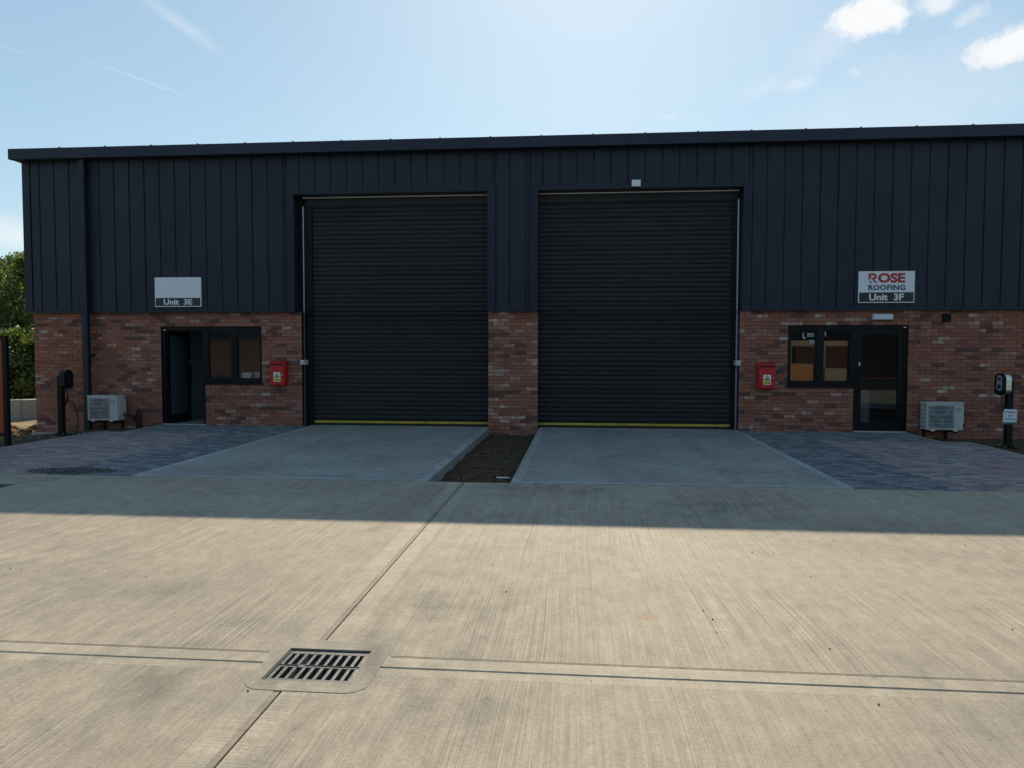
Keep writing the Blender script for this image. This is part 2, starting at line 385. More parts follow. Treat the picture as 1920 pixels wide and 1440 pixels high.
for i in range(len(JX)-1):
    for j in range(len(JY)-1):
        mw = (.13 if JX[i] in (-1.40,) else .004+.006, .14 if JX[i+1] in (-1.40,) else .010, .135 if JY[j] == -11.66 else .010, .085 if JY[j+1] == -11.66 else (.05 if JY[j+1] == -6.36 else .010))
        slab('slab', JX[i]+GAP, JX[i+1]-(.030 if JX[i+1] == -1.40 else GAP), JY[j]+GAP, JY[j+1]-GAP, [m_yard, m_margin], mw, yard, z=rng.uniform(-.001, .001), holes=HOLES)
b = MB()
xs = sorted({-17, 19.2, *[v for h in HOLES for v in h[:2]]}); ys = sorted({-16.8, -6.3, *[v for h in HOLES for v in h[2:]]})
for i in range(len(xs)-1):
    for j in range(len(ys)-1):
        cx, cy = (xs[i]+xs[i+1])/2, (ys[j]+ys[j+1])/2
        if any(h[0] < cx < h[1] and h[2] < cy < h[3] for h in HOLES): continue
        b.face([(xs[i], ys[j], -.013), (xs[i+1], ys[j], -.013), (xs[i+1], ys[j+1], -.013), (xs[i], ys[j+1], -.013)])
b.build('joint_sealant', m_joint, yard)
m_filler = concrete('joint_filler', (.33, .275, .205), 'y', 1.2, .5)
for y0, y1 in ((-16.8, -11.952), (-11.358, -6.37)):
    b = MB(); b.cbox(-1.4295, -1.4035, y0, y1, -.05, -.003, .002); b.build('joint_filler', m_filler, yard)
# saw cut lines beside the cross joint
for x0, x1 in ((-17, -1.64), (-.98, 19)):
    b = MB(); b.box(x0, x1, -11.532, -11.527, .0032, .0042); b.build('saw_cut', m_joint, yard)

b = MB(); b.face([(-60, -31, -.012), (60, -31, -.012), (60, -16.81, -.012), (-60, -16.81, -.012)])
tag(b.build('unseen_dark_road', soil_mat('asphalt', (.042, .042, .043), (.065, .064, .063), (.12, .12, .12), 2)), kind='structure')  # unseen dark asphalt, added to lower the ground's reflection in the glass

b = MB(); pts = []                                # hairline curved groove in the brushed surface
for i in range(12):
    t_ = i/24; pts.append((1.10+.10*math.sin(t_*2.6)-.12*t_*t_, -6.45-3.9*t_))
for (xa, ya), (xb, yb) in zip(pts, pts[1:]): b.face([(xa-.0018, ya, .0022), (xa+.0018, ya, .0022), (xb+.0018, yb, .0022), (xb-.0018, yb, .0022)])
b.build('groove', m_joint, yard)

# ---- driveways in front of the shutters
def driveway(label_x, x0, x1):
    d = empty('driveway'); tag(d, kind='structure')
    slab('slab', x0, x1, -6.325, .34, [m_drive, m_drive_edge], (.12, .12, .09, .02), d, z=.006, th=.2, ar=.008)
    return d
driveway('E', -5.75, -1.87); driveway('F', -.83, 3.25)

# ---- soil beds
def bed_mid(x, y):
    e = min(x+1.9, -.8-x)
    return -.115+.035*nz(x, y, 2.1)+.028*nz(x, y, 6.5)+.018*nz(x, y, 15)-.02*math.exp(-e*6)+(.03*math.exp(-((y+6.1)/.25)**2))-.03*math.exp(-((y+.4)/.4)**2)
tag(hfield('soil_bed', m_soil, -1.91, -.79, -6.352, .05, 46, 220, bed_mid, False), kind='structure')
def bed_left(x, y):
    return -.06-.055*max(0, -9.9-x)**1.6+.022*nz(x, y, 2.3, 4)+.014*nz(x, y, 7, 4)-.03*max(0, y+1.2)
tag(hfield('soil_bed', m_soil, -12.3, -8.9, -6.6, .05, 110, 200, bed_left, False), kind='structure')
def bed_right(x, y):
    return -.055+.02*nz(x, y, 2.3, 7)+.014*nz(x, y, 7, 7)-.05*max(0, y+1.2)
tag(hfield('soil_bed', m_soil, 6.4, 14.2, -6.6, .05, 200, 160, bed_right, False), kind='structure')
def stones(name, mat, n, fn, lo, hi, seed, parent=None):
    r = random.Random(seed); b = MB(); tpl = bmesh.new(); bmesh.ops.create_icosphere(tpl, subdivisions=1, radius=1)
    vs = [v.co.copy() for v in tpl.verts]; tpl.verts.index_update(); fs = [tuple(v.index for v in f.verts) for f in tpl.faces]; tpl.free()
    for _ in range(n):
        x, y, z = fn(r); s = lo+(hi-lo)*r.random()**3; k = len(b.v); a = r.random()*6.28
        sc = (s*r.uniform(.7, 1.3), s*r.uniform(.7, 1.3), s*r.uniform(.45, .9))
        for v in vs:
            q = Vector((v.x*sc[0], v.y*sc[1], v.z*sc[2]))*r.uniform(.8, 1.1)
            b.v.append((x+q.x*math.cos(a)-q.y*math.sin(a), y+q.x*math.sin(a)+q.y*math.cos(a), z+q.z+sc[2]*.4))
        b.f += [tuple(k+i for i in f) for f in fs]; b.m += [0]*len(fs)
    return b.build(name, mat)
def in_mid(r):
    x, y = r.uniform(-1.82, -.88), r.uniform(-6.3, -.1); return x, y, bed_mid(x, y)
tag(stones('soil_clods', m_soil, 900, in_mid, .008, .035, 2), 'crumbly dark soil clods on the bed between the two driveways', 'soil clods', kind='stuff')
def in_spilt(r):
    side = r.random() < .5; y = r.uniform(-6.2, -.2); d = abs(r.gauss(0, .09))
    return (-1.89-d if side else -.81+d), y, .007
tag(stones('soil_crumbs', m_soil, 260, in_spilt, .003, .011, 12), 'soil crumbs spilt onto the driveway edges beside the middle bed', 'soil crumbs', kind='stuff')
def in_mid2(r):
    x, y = r.uniform(-1.8, -.88), -6.3+5.5*r.random()**2; return x, y, bed_mid(x, y)
tag(stones('pebbles', m_stone, 60, in_mid2, .006, .016, 3), 'small pale pebbles scattered in the middle soil bed', 'pebbles', kind='stuff')
def in_l(r):
    x, y = r.uniform(-11, -9.6), r.uniform(-2.6, -.8); return x, y, bed_left(x, y)
tag(stones('gravel', m_stone, 110, in_l, .006, .02, 4), 'loose pale gravel round the foot of the left charging post', 'gravel', kind='stuff')
def in_yard(r):
    x, y = r.uniform(-6, 6), -14.3+7.8*r.random(); return x, y, .002
tag(stones('loose_grit', m_grit, 240, in_yard, .002, .0065, 5), 'dark specks of grit scattered over the sunlit concrete yard', 'grit', kind='stuff')
def in_heap(r):
    x, y = -13.2+r.uniform(-1.3, 1.1), .2+r.uniform(-1.5, 1.5); return x, y, mound_z(x, y)
tag(stones('dirt_clods', m_lump, 400, in_heap, .02, .10, 8), 'brown clods lying on the soil heap left of the building', 'soil clods', kind='stuff')

# ---- block paving with individual blocks
def paving(x0, x1, poly_x, mats_at, label, seed):
    """rows of 200 x 100 blocks from the yard (y=-6.345) to the wall; poly_x(y) gives the outer edge"""
    r = random.Random(seed); root = empty('block_paving'); tag(root, kind='structure')
    pcs = []
    bw, bh, gp = .2, .1, .007; y = -6.335; row = 0
    while y < -.03:
        a, b_ = poly_x(y+bh/2)
        x = a-(bw/2 if row % 2 else 0)
        while x < b_-.01:
            xa, xb = max(x, a), min(x+bw, b_)
            if xb-xa > .03: pcs.append((xa+gp/2, xb-gp/2, y+gp/2, y+bh-gp/2, mats_at((xa+xb)/2, y, r)))
            x += bw
        y += bh; row += 1
    def score(p):
        c = Vector(((p[0]+p[1])/2, (p[2]+p[3])/2, 0))-CAM; zc = c.dot(fwd); px = abs(c.dot(c_r))/zc*F_PX
        return (p[1]-p[0])/zc**3 if px < 950 else 0
    pcs.sort(key=score, reverse=True)
    cache = {}
    def shape(mb, xa, xb, ya, yb, z0, z1, mi):
        c = .006; n = len(mb.v)
        mb.v += [(xa,ya,z0),(xb,ya,z0),(xb,yb,z0),(xa,yb,z0),(xa,ya,z1-c),(xb,ya,z1-c),(xb,yb,z1-c),(xa,yb,z1-c),(xa+c,ya+c,z1),(xb-c,ya+c,z1),(xb-c,yb-c,z1),(xa+c,yb-c,z1)]
        for q in ((0,1,5,4),(1,2,6,5),(2,3,7,6),(3,0,4,7),(4,5,9,8),(5,6,10,9),(6,7,11,10),(7,4,8,11),(8,9,10,11)):
            mb.f.append(tuple(n+i for i in q)); mb.m.append(mi)
    rest = MB()
    for k, (xa, xb, ya, yb, mi) in enumerate(pcs):
        dz = r.uniform(-.004, .004)
        if k < 300:
            w = round(xb-xa, 3); key = (w, mi)
            if key not in cache:
                mb = MB(); shape(mb, -w/2, w/2, -(yb-ya)/2, (yb-ya)/2, -.06, 0, 0); cache[key] = mb.mesh('paver', PV[mi])
            o = link('paver', cache[key], root, ((xa+xb)/2, (ya+yb)/2, dz)); o.rotation_euler = (r.uniform(-.014, .014), r.uniform(-.010, .010), r.uniform(-.008, .008))
        else: shape(rest, xa, xb, ya, yb, -.06, dz, mi)
    o = rest.build('paver_field', PV, root); o['kind'] = 'stuff'
    b = MB()
    yy = -6.345
    while yy < -.01:
        y2 = min(yy+.1, -.005); a, b_ = poly_x((yy+y2)/2); b.face([(a, yy, -.010), (b_, yy, -.010), (b_, y2, -.010), (a, y2, -.010)]); yy = y2
    b.build('jointing_sand', m_sand, root)
    return root
def left_edge(y): return (-8.98 if y > -1.5 else -9.5, -5.765)
def right_edge(y): return (3.265, 6.43 if y > -1.55 else 6.9)
def mats_l(x, y, r):
    if x > -6.95 or y > -1.5: return r.choices((0, 1, 2), (5, 3, 3))[0]
    return r.choices((3, 4, 5, 6, 1), (6, 5, 3, 3, 2))[0]
def mats_r(x, y, r):
    if x < 4.45 or y > -1.55: return r.choices((0, 1, 2), (5, 3, 3))[0]
    return r.choices((3, 4, 5, 6, 1), (6, 5, 3, 3, 2))[0]
pv_l = paving(-9.5, -5.765, left_edge, mats_l, 'left', 21)
pv_r = paving(3.265, 6.9, right_edge, mats_r, 'right', 22)
# edging kerbs round the parking bays
def edging(root, pts):
    for (xa, ya), (xb, yb) in pts:
        L = math.hypot(xb-xa, yb-ya); n = max(1, round(L/.9)); ang = math.atan2(yb-ya, xb-xa)
        for i in range(n):
            mb = MB(); l = L/n-.006; mb.cbox(-l/2, l/2, -.025, .025, -.18, .006, .006)
            t = (i+.5)/n; o = mb.build('edging_kerb', m_kerb, root, (xa+(xb-xa)*t, ya+(yb-ya)*t, rng.uniform(-.002, .002))); o.rotation_euler = (0, 0, ang)
edging(pv_l, [((-9.007, -.03), (-9.007, -1.50)), ((-9.035, -1.527), (-9.5, -1.527)), ((-9.527, -1.5), (-9.527, -6.34))])
edging(pv_r, [((6.457, -.03), (6.457, -1.55)), ((6.485, -1.577), (6.9, -1.577)), ((6.927, -1.55), (6.927, -6.34))])
def in_spill(r):
    a = r.random()*6.28; q = r.random()**.6; return -6.75+q*.62*math.cos(a), -6.05+q*.26*math.sin(a), .003
tag(stones('grit_spill', m_grit, 1500, in_spill, .004, .013, 9), 'thin spill of dark grit on the left block paving near the yard', 'grit', kind='stuff')

# ================================================================== BUILDING
bld = empty('industrial_building'); tag(bld, 'long low industrial unit with anthracite cladding over a red brick base', 'building')
XL, XR, DEPTH = -11.99, 13.6, 18.0
BT = 2.44                                        # top of the brickwork
OPEN = [(-9.057, -8.06, -.2, 2.135), (-8.06, -6.785, .90, 2.135), (-5.90, -1.885, -.5, 3), (-.853, 3.232, -.5, 3), (4.18, 5.47, .90, 2.145), (5.47, 6.505, -.2, 2.145)]
# mortar backing, front wall with openings and side walls
def rects_minus(x0, x1, z0, z1, op):
    xs = sorted({x0, x1, *[v for o in op for v in o[:2] if x0 < v < x1]}); zs = sorted({z0, z1, *[v for o in op for v in o[2:] if z0 < v < z1]}); out = []
    for i in range(len(xs)-1):
        for j in range(len(zs)-1):
            cx, cz = (xs[i]+xs[i+1])/2, (zs[j]+zs[j+1])/2
            if not any(o[0] < cx < o[1] and o[2] < cz < o[3] for o in op): out.append((xs[i], xs[i+1], zs[j], zs[j+1]))
    return out
wb = MB()
for x0, x1, z0, z1 in rects_minus(XL+.012, XR, -.6, BT, OPEN): wb.face([(x0, .008, z0), (x1, .008, z0), (x1, .008, z1), (x0, .008, z1)])
for (x0, x1, z0, z1) in OPEN:                    # reveals
    zz0, zz1 = max(z0, -.25), min(z1, BT)
    wb.face([(x0, .008, zz0), (x0, .11, zz0), (x0, .11, zz1), (x0, .008, zz1)]) if x0 not in (-8.06, 5.47) else None
    wb.face([(x1, .008, zz0), (x1, .008, zz1), (x1, .11, zz1), (x1, .11, zz0)]) if x1 not in (-8.06, 5.47) else None
wb.face([(XL+.012, .008, -.6), (XL+.012, DEPTH, -.6), (XL+.012, DEPTH, BT), (XL+.012, .008, BT)])
wb.face([(XR, .008, -.6), (XR, .008, BT), (XR, DEPTH, BT), (XR, DEPTH, -.6)])
wall = wb.build('brick_wall', m_mortar, bld)
# bricks
pieces = []
BL, BH, MJ = .215, .065, .010
ncourse = int((BT+.5)/.075)
for k in range(ncourse):
    z1 = BT-.004-k*.075; z0 = z1-BH
    free = [(XL, XR)]
    for o in OPEN:
        if o[2] < (z0+z1)/2 < o[3]:
            nf = []
            for a, b_ in free:
                if o[1] <= a or o[0] >= b_: nf.append((a, b_)); continue
                if o[0] > a: nf.append((a, o[0]))
                if o[1] < b_: nf.append((o[1], b_))
            free = nf
    off = .1125 if k % 2 else 0
    for a, b_ in free:
        x = a-off
        while x < b_-.02:
            xa, xb = max(x, a), min(x+BL, b_)
            if b_-xb < .05: xb = b_
            if xb-xa > .03: pieces.append((xa, xb, z0, z1))
            x += BL+MJ
            if xb == b_: break
rb = random.Random(5)
def bscore(p):
    c = Vector(((p[0]+p[1])/2, 0, (p[2]+p[3])/2))-CAM; zc = c.dot(fwd); px = abs(c.dot(c_r))/zc*F_PX
    if px > 955 or p[2] < -.05: return 0
    return (p[1]-p[0])/zc**2
pieces.sort(key=bscore, reverse=True)
rest = MB(); cache = {}
for k, (xa, xb, z0, z1) in enumerate(pieces):
    mi = rb.choices(range(8), BRW)[0]; j = rb.uniform(-.003, .001)
    # pale bricks cluster on the pier between the shutters
    if -1.9 < xa < -.84 and rb.random() < .16: mi = 6
    if k < 300:
        w = round(xb-xa, 3); key = (w, mi)
        if key not in cache:
            mb = MB(); mb.box(-w/2, w/2, 0, .1, 0, BH); cache[key] = mb.mesh('brick', BR[mi])
        o = link('brick', cache[key], wall, ((xa+xb)/2, j, z0)); o.rotation_euler = (0, rb.uniform(-.006, .006), 0)
    else: rest.box(xa, xb, j, .1, z0, z1, mi, 'b')
for k in range(ncourse):                         # side walls
    z1 = BT-.004-k*.075; z0 = z1-BH; y = .105 if k % 2 == 0 else .0025+.1125
    while y < DEPTH:
        rest.box(XL, XL+.1, y, min(y+BL, DEPTH), z0, z1, rb.choices(range(8), BRW)[0], 'r'); y += BL+MJ
o = rest.build('brickwork', BR, wall); o['kind'] = 'stuff'
# concrete footing showing at the left corner
b = MB(); b.box(XL-.06, -10.2, -.09, .005, -.5, -.2); b.build('footing', m_conc_wall, bld)

# ---- cladding: backing sheet, panels, flashings
CY = -.075
CLX = -12.10
CO = [(-6.01, -1.895, 0, 4.90), (-.85, 3.255, 0, 4.90)]
cb_ = MB()
for x0, x1, z0, z1 in rects_minus(CLX+.01, XR+.02, BT+.01, 5.75, CO): cb_.face([(x0, CY+.022, z0), (x1, CY+.022, z0), (x1, CY+.022, z1), (x0, CY+.022, z1)])
cb_.face([(CLX+.01, CY+.022, BT+.01), (CLX+.01, DEPTH, BT+.01), (CLX+.01, DEPTH, 5.75), (CLX+.01, CY+.022, 5.75)])
cb_.face([(XR+.02, CY+.022, BT+.01), (XR+.02, CY+.022, 5.75), (XR+.02, DEPTH, 5.75), (XR+.02, DEPTH, BT+.01)])
cb_.face([(CLX, CY+.022, BT+.012), (XR+.02, CY+.022, BT+.012), (XR+.02, .1, BT+.012), (CLX, .1, BT+.012)])
clad = cb_.build('cladding', m_flash, bld)
PW = .3446*.9951; ph = -10.404*.9951
k0 = math.floor((CLX+.20-ph)/PW)
cache = {}
FL = .17                                          # flashing width round the openings
def panel(x0, x1, z0, z1):
    key = (round(x1-x0, 3), round(z1-z0, 3))
    if key not in cache:
        w, h = key; mb = MB(); e = .014           # tray panel with folded edges
        prof = [(-w/2+.005, .021), (-w/2+.005+e*.4, .006), (-w/2+.005+e, 0), (w/2-.005-e, 0), (w/2-.005-e*.4, .006), (w/2-.005, .021)]
        for i in range(len(prof)-1):
            mb.face([(prof[i][0], prof[i][1], 0), (prof[i+1][0], prof[i+1][1], 0), (prof[i+1][0], prof[i+1][1], h), (prof[i][0], prof[i][1], h)])
        mb.face([(p[0], p[1], 0) for p in reversed(prof)])
        cache[key] = mb.mesh('cladding_panel', m_clad)
    o = link('cladding_panel', cache[key], clad, ((x0+x1)/2, CY+rng.uniform(-.001, .001), z0))
    o.rotation_euler = (rng.uniform(-.0012, .0012), 0, rng.uniform(-.004, .004))
x = ph+k0*PW
while x < XR:
    x0, x1 = max(x, CLX+.165), min(x+PW, XR-.1)
    if x1-x0 > .03:
        # vertical extents of this strip
        cut = None
        segs = [(x0, x1, BT+.05)]
        for o in CO:
            a, b_ = o[0]-FL, o[1]+FL
            ns = []
            for (s0, s1, zb) in segs:
                if s1 <= a or s0 >= b_: ns.append((s0, s1, zb)); continue
                if s0 < a: ns.append((s0, a, zb))
                ns.append((max(s0, a), min(s1, b_), 5.0))
                if s1 > b_: ns.append((b_, s1, zb))
            segs = ns
        for s0, s1, zb in segs:
            if s1-s0 > .035: panel(s0, s1, zb, 5.73)
    x += PW
def flash(x0, x1, y0, y1, z0, z1, name='flashing', c=.003):
    mb = MB(); mb.cbox(x0, x1, y0, y1, z0, z1, c); return mb.build(name, m_flash, clad)
flash(CLX-.012, CLX+.16, CY-.012, CY+.16, BT-.01, 5.74, 'corner_flashing')
flash(XR-.1, XR+.03, CY-.012, CY+.16, BT-.01, 5.74, 'corner_flashing')
for x0, x1 in ((CLX+.162, -6.19), (-1.72, -1.03), (3.43, XR-.102)): flash(x0, x1, CY-.022, CY+.05, BT-.012, BT+.048, 'drip_flashing')
for x0, x1, _, zt in CO:
    flash(x0-FL+.004, x0, CY-.008, CY+.30, BT-.012, 4.998, 'jamb_flashing'); flash(x1, x1+FL-.004, CY-.008, CY+.30, BT-.012, 4.998, 'jamb_flashing')
    flash(x0+.001, x1-.001, CY-.009, CY+.30, zt, 4.9985, 'head_flashing')

# ---- roof with fascia, soffit and rib ends
rx0, rx1, ry = -12.24, XR+.15, -.31
rm = MB(); rm.prism([(ry+.02, 5.90), (DEPTH/2, 6.75), (DEPTH+.2, 5.95), (DEPTH+.2, 5.75), (ry+.02, 5.75)], 'x', rx0+.01, rx1-.01)
roof = rm.build('roof', m_fascia, bld, fix=True)
fm = MB(); fm.prism([(ry, 5.715), (ry, 5.925), (ry+.012, 5.94), (ry+.10, 5.952), (ry+.10, 5.715)], 'x', rx0, rx1); fm.build('fascia', m_fascia, roof, fix=True)
sm = MB(); sm.box(rx0+.005, rx1-.005, ry+.101, .25, 5.722, 5.745); sm.build('soffit', m_flash, roof)
x = -11.1
ribm = MB(); ribm.cbox(-.012, .012, -.03, .05, 0, .016, .003); ribme = ribm.mesh('roof_fixing', m_fascia)
while x < XR:
    o = link('roof_fixing', ribme, roof, (x, ry+.06, 5.948)); x += 1.032
# gable and rear shell
gm = MB()
gm.face([(XL+.02, DEPTH, -.6), (XR, DEPTH, -.6), (XR, DEPTH, 5.75), (XL+.02, DEPTH, 5.75)])
gm.build('rear_wall', m_clad, bld)
# internal floor, ceiling, partitions of the two offices
im = MB(); im.face([(XL+.1, .112, -.004), (-5.95, .112, -.004), (-5.95, 5, -.004), (XL+.1, 5, -.004)]); im.face([(3.3, .112, -.004), (XR, .112, -.004), (XR, 5, -.004), (3.3, 5, -.004)])
im.build('interior_floor', m_floor, bld)
m_dim = plain('unlit_room_tone', (.11, .11, .115), .8)  # right office walls coloured dark to stand for an unlit room
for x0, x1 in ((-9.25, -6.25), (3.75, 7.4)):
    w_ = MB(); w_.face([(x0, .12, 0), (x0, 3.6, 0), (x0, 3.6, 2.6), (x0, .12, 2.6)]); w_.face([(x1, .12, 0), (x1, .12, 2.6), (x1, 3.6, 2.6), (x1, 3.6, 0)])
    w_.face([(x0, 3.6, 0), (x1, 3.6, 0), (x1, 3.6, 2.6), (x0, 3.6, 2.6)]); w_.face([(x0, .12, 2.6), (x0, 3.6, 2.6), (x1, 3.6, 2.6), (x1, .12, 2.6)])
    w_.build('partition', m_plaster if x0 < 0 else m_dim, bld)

# ---- roller shutters
def shutter(x0, x1, gl, gr):
    zt = 4.83; y = .235
    bk = MB(); bk.box(x0-.2, x1+.2, y+.03, y+.05, .0, 4.9); sh = bk.build('roller_shutter', m_shut, bld)
    pit = .0965; n = 48
    prof = [(.011, 0), (.004, .005), (-.002, .022), (-.0045, .044), (-.003, .068), (.002, .087), (.008, .0925), (.011, .0965)]
    mb = MB()
    for i in range(len(prof)-1):
        a, c = prof[i], prof[i+1]; mb.face([(x0, a[0], a[1]), (x1, a[0], a[1]), (x1, c[0], c[1]), (x0, c[0], c[1])])
    me = mb.mesh('slat', m_shut, True)
    for k in range(n):
        o = link('slat', me, sh, (0, y+rng.uniform(-.002, .002), .135+k*pit)); o.rotation_euler = (rng.uniform(-.03, .03), rng.uniform(-.0004, .0004), 0)
    mb = MB(); mb.cbox(x0, x1, y-.012, y+.025, .056, .105, .004); mb.build('bottom_rail', m_yellow, sh)
    mb = MB(); mb.box(x0, x1, y-.006, y+.02, .004, .05); mb.build('rubber_seal', m_rubber, sh)
    mb = MB(); mb.cbox(x0-.1, x1+.1, y-.035, y+.028, 4.70, 4.87, .006); mb.build('hood', m_shut, sh)
    mb = MB(); mb.box(x0-.17, x1+.10, y-.075, y-.045, 4.868, 4.889); mb.build('head_seal', m_white, sh)
    for s, xx in ((-1, x0), (1, x1)):
        mb = MB(); a, c = (xx-.16, xx+.012) if s < 0 else (xx-.012, xx+.09)
        mb.cbox(a, c, y-.045, y+.028, 0, 4.69, .004); gd = mb.build('guide_rail', m_black, sh)
        mb = MB(); e = a if s < 0 else c
        mb.box(e-.026 if s < 0 else e-.012, e-.002 if s < 0 else e+.022, y-.052, y+.01, 0, 4.7); mb.build('guide_edge', m_galv, sh)
    return sh
sh_e = shutter(-5.735, -1.66, 0, 0); sh_f = shutter(-1.08, 3.12, 0, 0)
for x0, x1 in ((-6.14, -5.925), (3.225, 3.44)):
    b = MB(); b.box(x0, x1, .16, .30, -.02, BT+.02); sc = b.build('steel_column', m_blue, bld); b = MB(); b.box(x0, x1, .162, .30, BT+.021, 4.88); b.build('column_casing', m_black, sc)
b = MB(); b.box(-1.88, -.86, .112, .19, -.3, 4.88); b.build('pier_core', m_black, bld)

# ---- entrance doors and office windows
def bar(mb, x0, x1, y0, y1, z0, z1): mb.cbox(x0, x1, y0, y1, z0, z1, .004)
FY0, FY1 = .045, .108
def window(x0, x1, z0, z1, mull):
    f = MB(); t = .055
    bar(f, x0+.002, x0+t, FY0, FY1, z0+.03, z1); bar(f, x1-t, x1-.002, FY0, FY1, z0+.03, z1)
    bar(f, x0+t+.001, x1-t-.001, FY0, FY1, z1-.10, z1); bar(f, x0+t+.001, x1-t-.001, FY0, FY1, z0+.03, z0+.10)
    bar(f, mull-.06, mull+.06, FY0, FY1, z0+.101, z1-.101)
    w = f.build('office_window', m_black, bld)
    for a, c in ((x0+t, mull-.06), (mull+.06, x1-t)):
        fr = MB(); s = .022
        for q in ((a+.001, a+s, z0+.102, z1-.102), (c-s, c-.001, z0+.102, z1-.102), (a+s+.001, c-s-.001, z1-.102-s, z1-.102), (a+s+.001, c-s-.001, z0+.102, z0+.102+s)):
            fr.box(q[0], q[1], FY0+.012, FY1-.012, q[2], q[3])
        fr.build('casement', m_black, w)
        p = MB(); p.box(a+s, c-s, .072, .078, z0+.10+s, z1-.10-s); p.build('pane', m_glass, w)
    s = MB(); s.cbox(x0-.02, x1+.02, -.04, FY0+.02, z0-.005, z0+.028, .004); s.build('sill', m_black, w)
    return w
window(-8.06, -6.785, .90, 2.135, -7.42); window(4.18, 5.47, .90, 2.145, 4.82)
def door_frame(x0, x1, z1):
    f = MB(); t = .07
    bar(f, x0+.002, x0+t, FY0-.003, FY1, .0, z1); bar(f, x1-t, x1-.002, FY0-.003, FY1, .0, z1); bar(f, x0+t+.001, x1-t-.001, FY0-.003, FY1, z1-.085, z1)
    d = f.build('entrance_door', m_black, bld)
    s = MB(); s.cbox(x0+.01, x1-.01, FY0-.05, FY1+.02, -.003, .022, .004); s.build('threshold', m_silver, d)
    return d
def leaf(d, hx, hy, w, h, ang, hinge_left, pane=None):
    """glazed leaf built from its hinge; ang opens it inwards"""
    s = 1 if hinge_left else -1
    def put(mb, name, mat):
        o = mb.build(name, mat, d, (hx, hy, .03)); o.rotation_euler = (0, 0, s*ang); return o
    def X(a, c): return (a, c) if s > 0 else (-c, -a)
    mb = MB(); st = .095
    for a, c, z0, z1 in ((0, st, 0, h), (w-st, w, 0, h), (st+.001, w-st-.001, h-.10, h), (st+.001, w-st-.001, 0, .17)):
        a, c = X(a, c); bar(mb, a, c, -.025, .025, z0, z1)
    put(mb, 'leaf', m_black)
    a, c = X(st, w-st); mb = MB(); mb.box(a, c, -.006, .006, .17, h-.10); put(mb, 'pane', pane or m_glass)
    a, c = X(w-.065, w-.035); mb = MB(); xm = (a+c)/2
    mb.tube([(xm, -.025, .78), (xm, -.07, .80), (xm, -.07, 1.22), (xm, -.025, 1.24)], .014, 8)
    put(mb, 'handle', m_black)
    mb = MB(); mb.cbox(xm-.014, xm+.014, -.034, -.02, 1.30, 1.37, .003); put(mb, 'lock', m_silver)
    mb = MB(); mb.cbox(xm-.014, xm+.014, .02, .034, 1.30, 1.37, .003); put(mb, 'lock', m_silver)
d_e = door_frame(-9.057, -8.06, 2.135); leaf(d_e, -8.985, .10, .86, 2.015, R(87), True, m_pane2)
d_f = door_frame(5.47, 6.505, 2.145); leaf(d_f, 6.43, .075, .888, 2.025, 0, False)
for d, x, z in ((d_e, -8.99, 2.06), (d_f, 6.445, 2.10)):
    mb = MB(); mb.cbox(x-.022, x+.022, FY0-.02, FY0-.002, z-.010, z+.010, .004); mb.build('door_contact', m_white, d)

# ---- downpipe
dp = MB(); dp.cbox(-10.72, -10.59, CY-.145, CY-.035, -.12, 5.72, .02); dpo = dp.build('downpipe', m_flash, bld)
for z in (.35, 1.5, 2.7, 4.1, 5.4):
    b = MB(); b.cbox(-10.75, -10.56, CY-.15, CY+.07 if z < BT else CY-.002, z, z+.035, .004); b.build('bracket', m_flash, dpo)
# ---- unseen facing terrace, added to darken what the office glass mirrors
op = empty('unseen_facing_building', (0, -36, 0)); tag(op, 'unseen dark clad terrace added to darken reflections in the office window panes', 'building')
b = MB(); b.box(-30, 30, -14, 0, -.6, 2.44); b.build('brick_base', BR[4], op)  # dark brick chosen to keep the mirrored base dim
b = MB(); b.box(-30.1, 30.1, -14, .06, 2.441, 6.0); b.build('cladding', m_clad, op)
b = MB(); b.prism([(.35, 5.95), (-7, 6.8), (-14.3, 5.95)], 'x', -30.3, 30.3); b.build('roof', m_fascia, op, fix=True)
for x in (-18, -12.5, 0.5, 6, 18, 23.5):
    b = MB(); b.box(x, x+4.1, .061, .10, 0, 4.8); b.build('roller_shutter', m_shut, op)
for x in (-21.2, -6.2, 12.2):
    b = MB(); b.box(x, x+1.03, .002, .05, 0, 2.1); b.build('door', m_black, op); b = MB(); b.box(x+1.1, x+2.4, .002, .04, .9, 2.1); b.build('window', m_signk, op)

# ---- extract vent in the brickwork
v = MB(); v.cbox(7.12, 7.29, -.022, .02, 2.20, 2.36, .004)
vo = v.build('air_vent', m_black, bld)
for i in range(4):
    b = MB(); b.prism([(-.034, 2.222+i*.034), (-.022, 2.245+i*.034), (-.022, 2.222+i*.034)], 'x', 7.135, 7.275); b.build('louvre', m_black, vo, fix=True)

# ================================================================== THINGS ON THE WALL
def text_mesh(body, size, width=None, bold=0.0, spacing=1.0, ext=.0008):
    cu = bpy.data.curves.new('t', 'FONT'); cu.body = body; cu.size = size; cu.align_x = 'CENTER'; cu.align_y = 'BOTTOM_BASELINE'; cu.extrude = ext; cu.offset = bold; cu.space_character = spacing; cu.resolution_u = 4
    o = bpy.data.objects.new('t', cu); COL.objects.link(o); bpy.context.view_layer.update()
    me = bpy.data.meshes.new_from_object(o.evaluated_get(bpy.context.evaluated_depsgraph_get())); bpy.data.objects.remove(o)
    xs = [v.co.x for v in me.vertices]; x0, x1 = min(xs), max(xs); y0 = min(v.co.y for v in me.vertices); y1 = max(v.co.y for v in me.vertices)
    k = width/(x1-x0) if width else 1
    for v in me.vertices:
        v.co = Vector(((v.co.x-(x0+x1)/2)*k, v.co.z, v.co.y))     # stand it up facing -Y
        v.co.y = -v.co.y
    return me, (y1-y0)
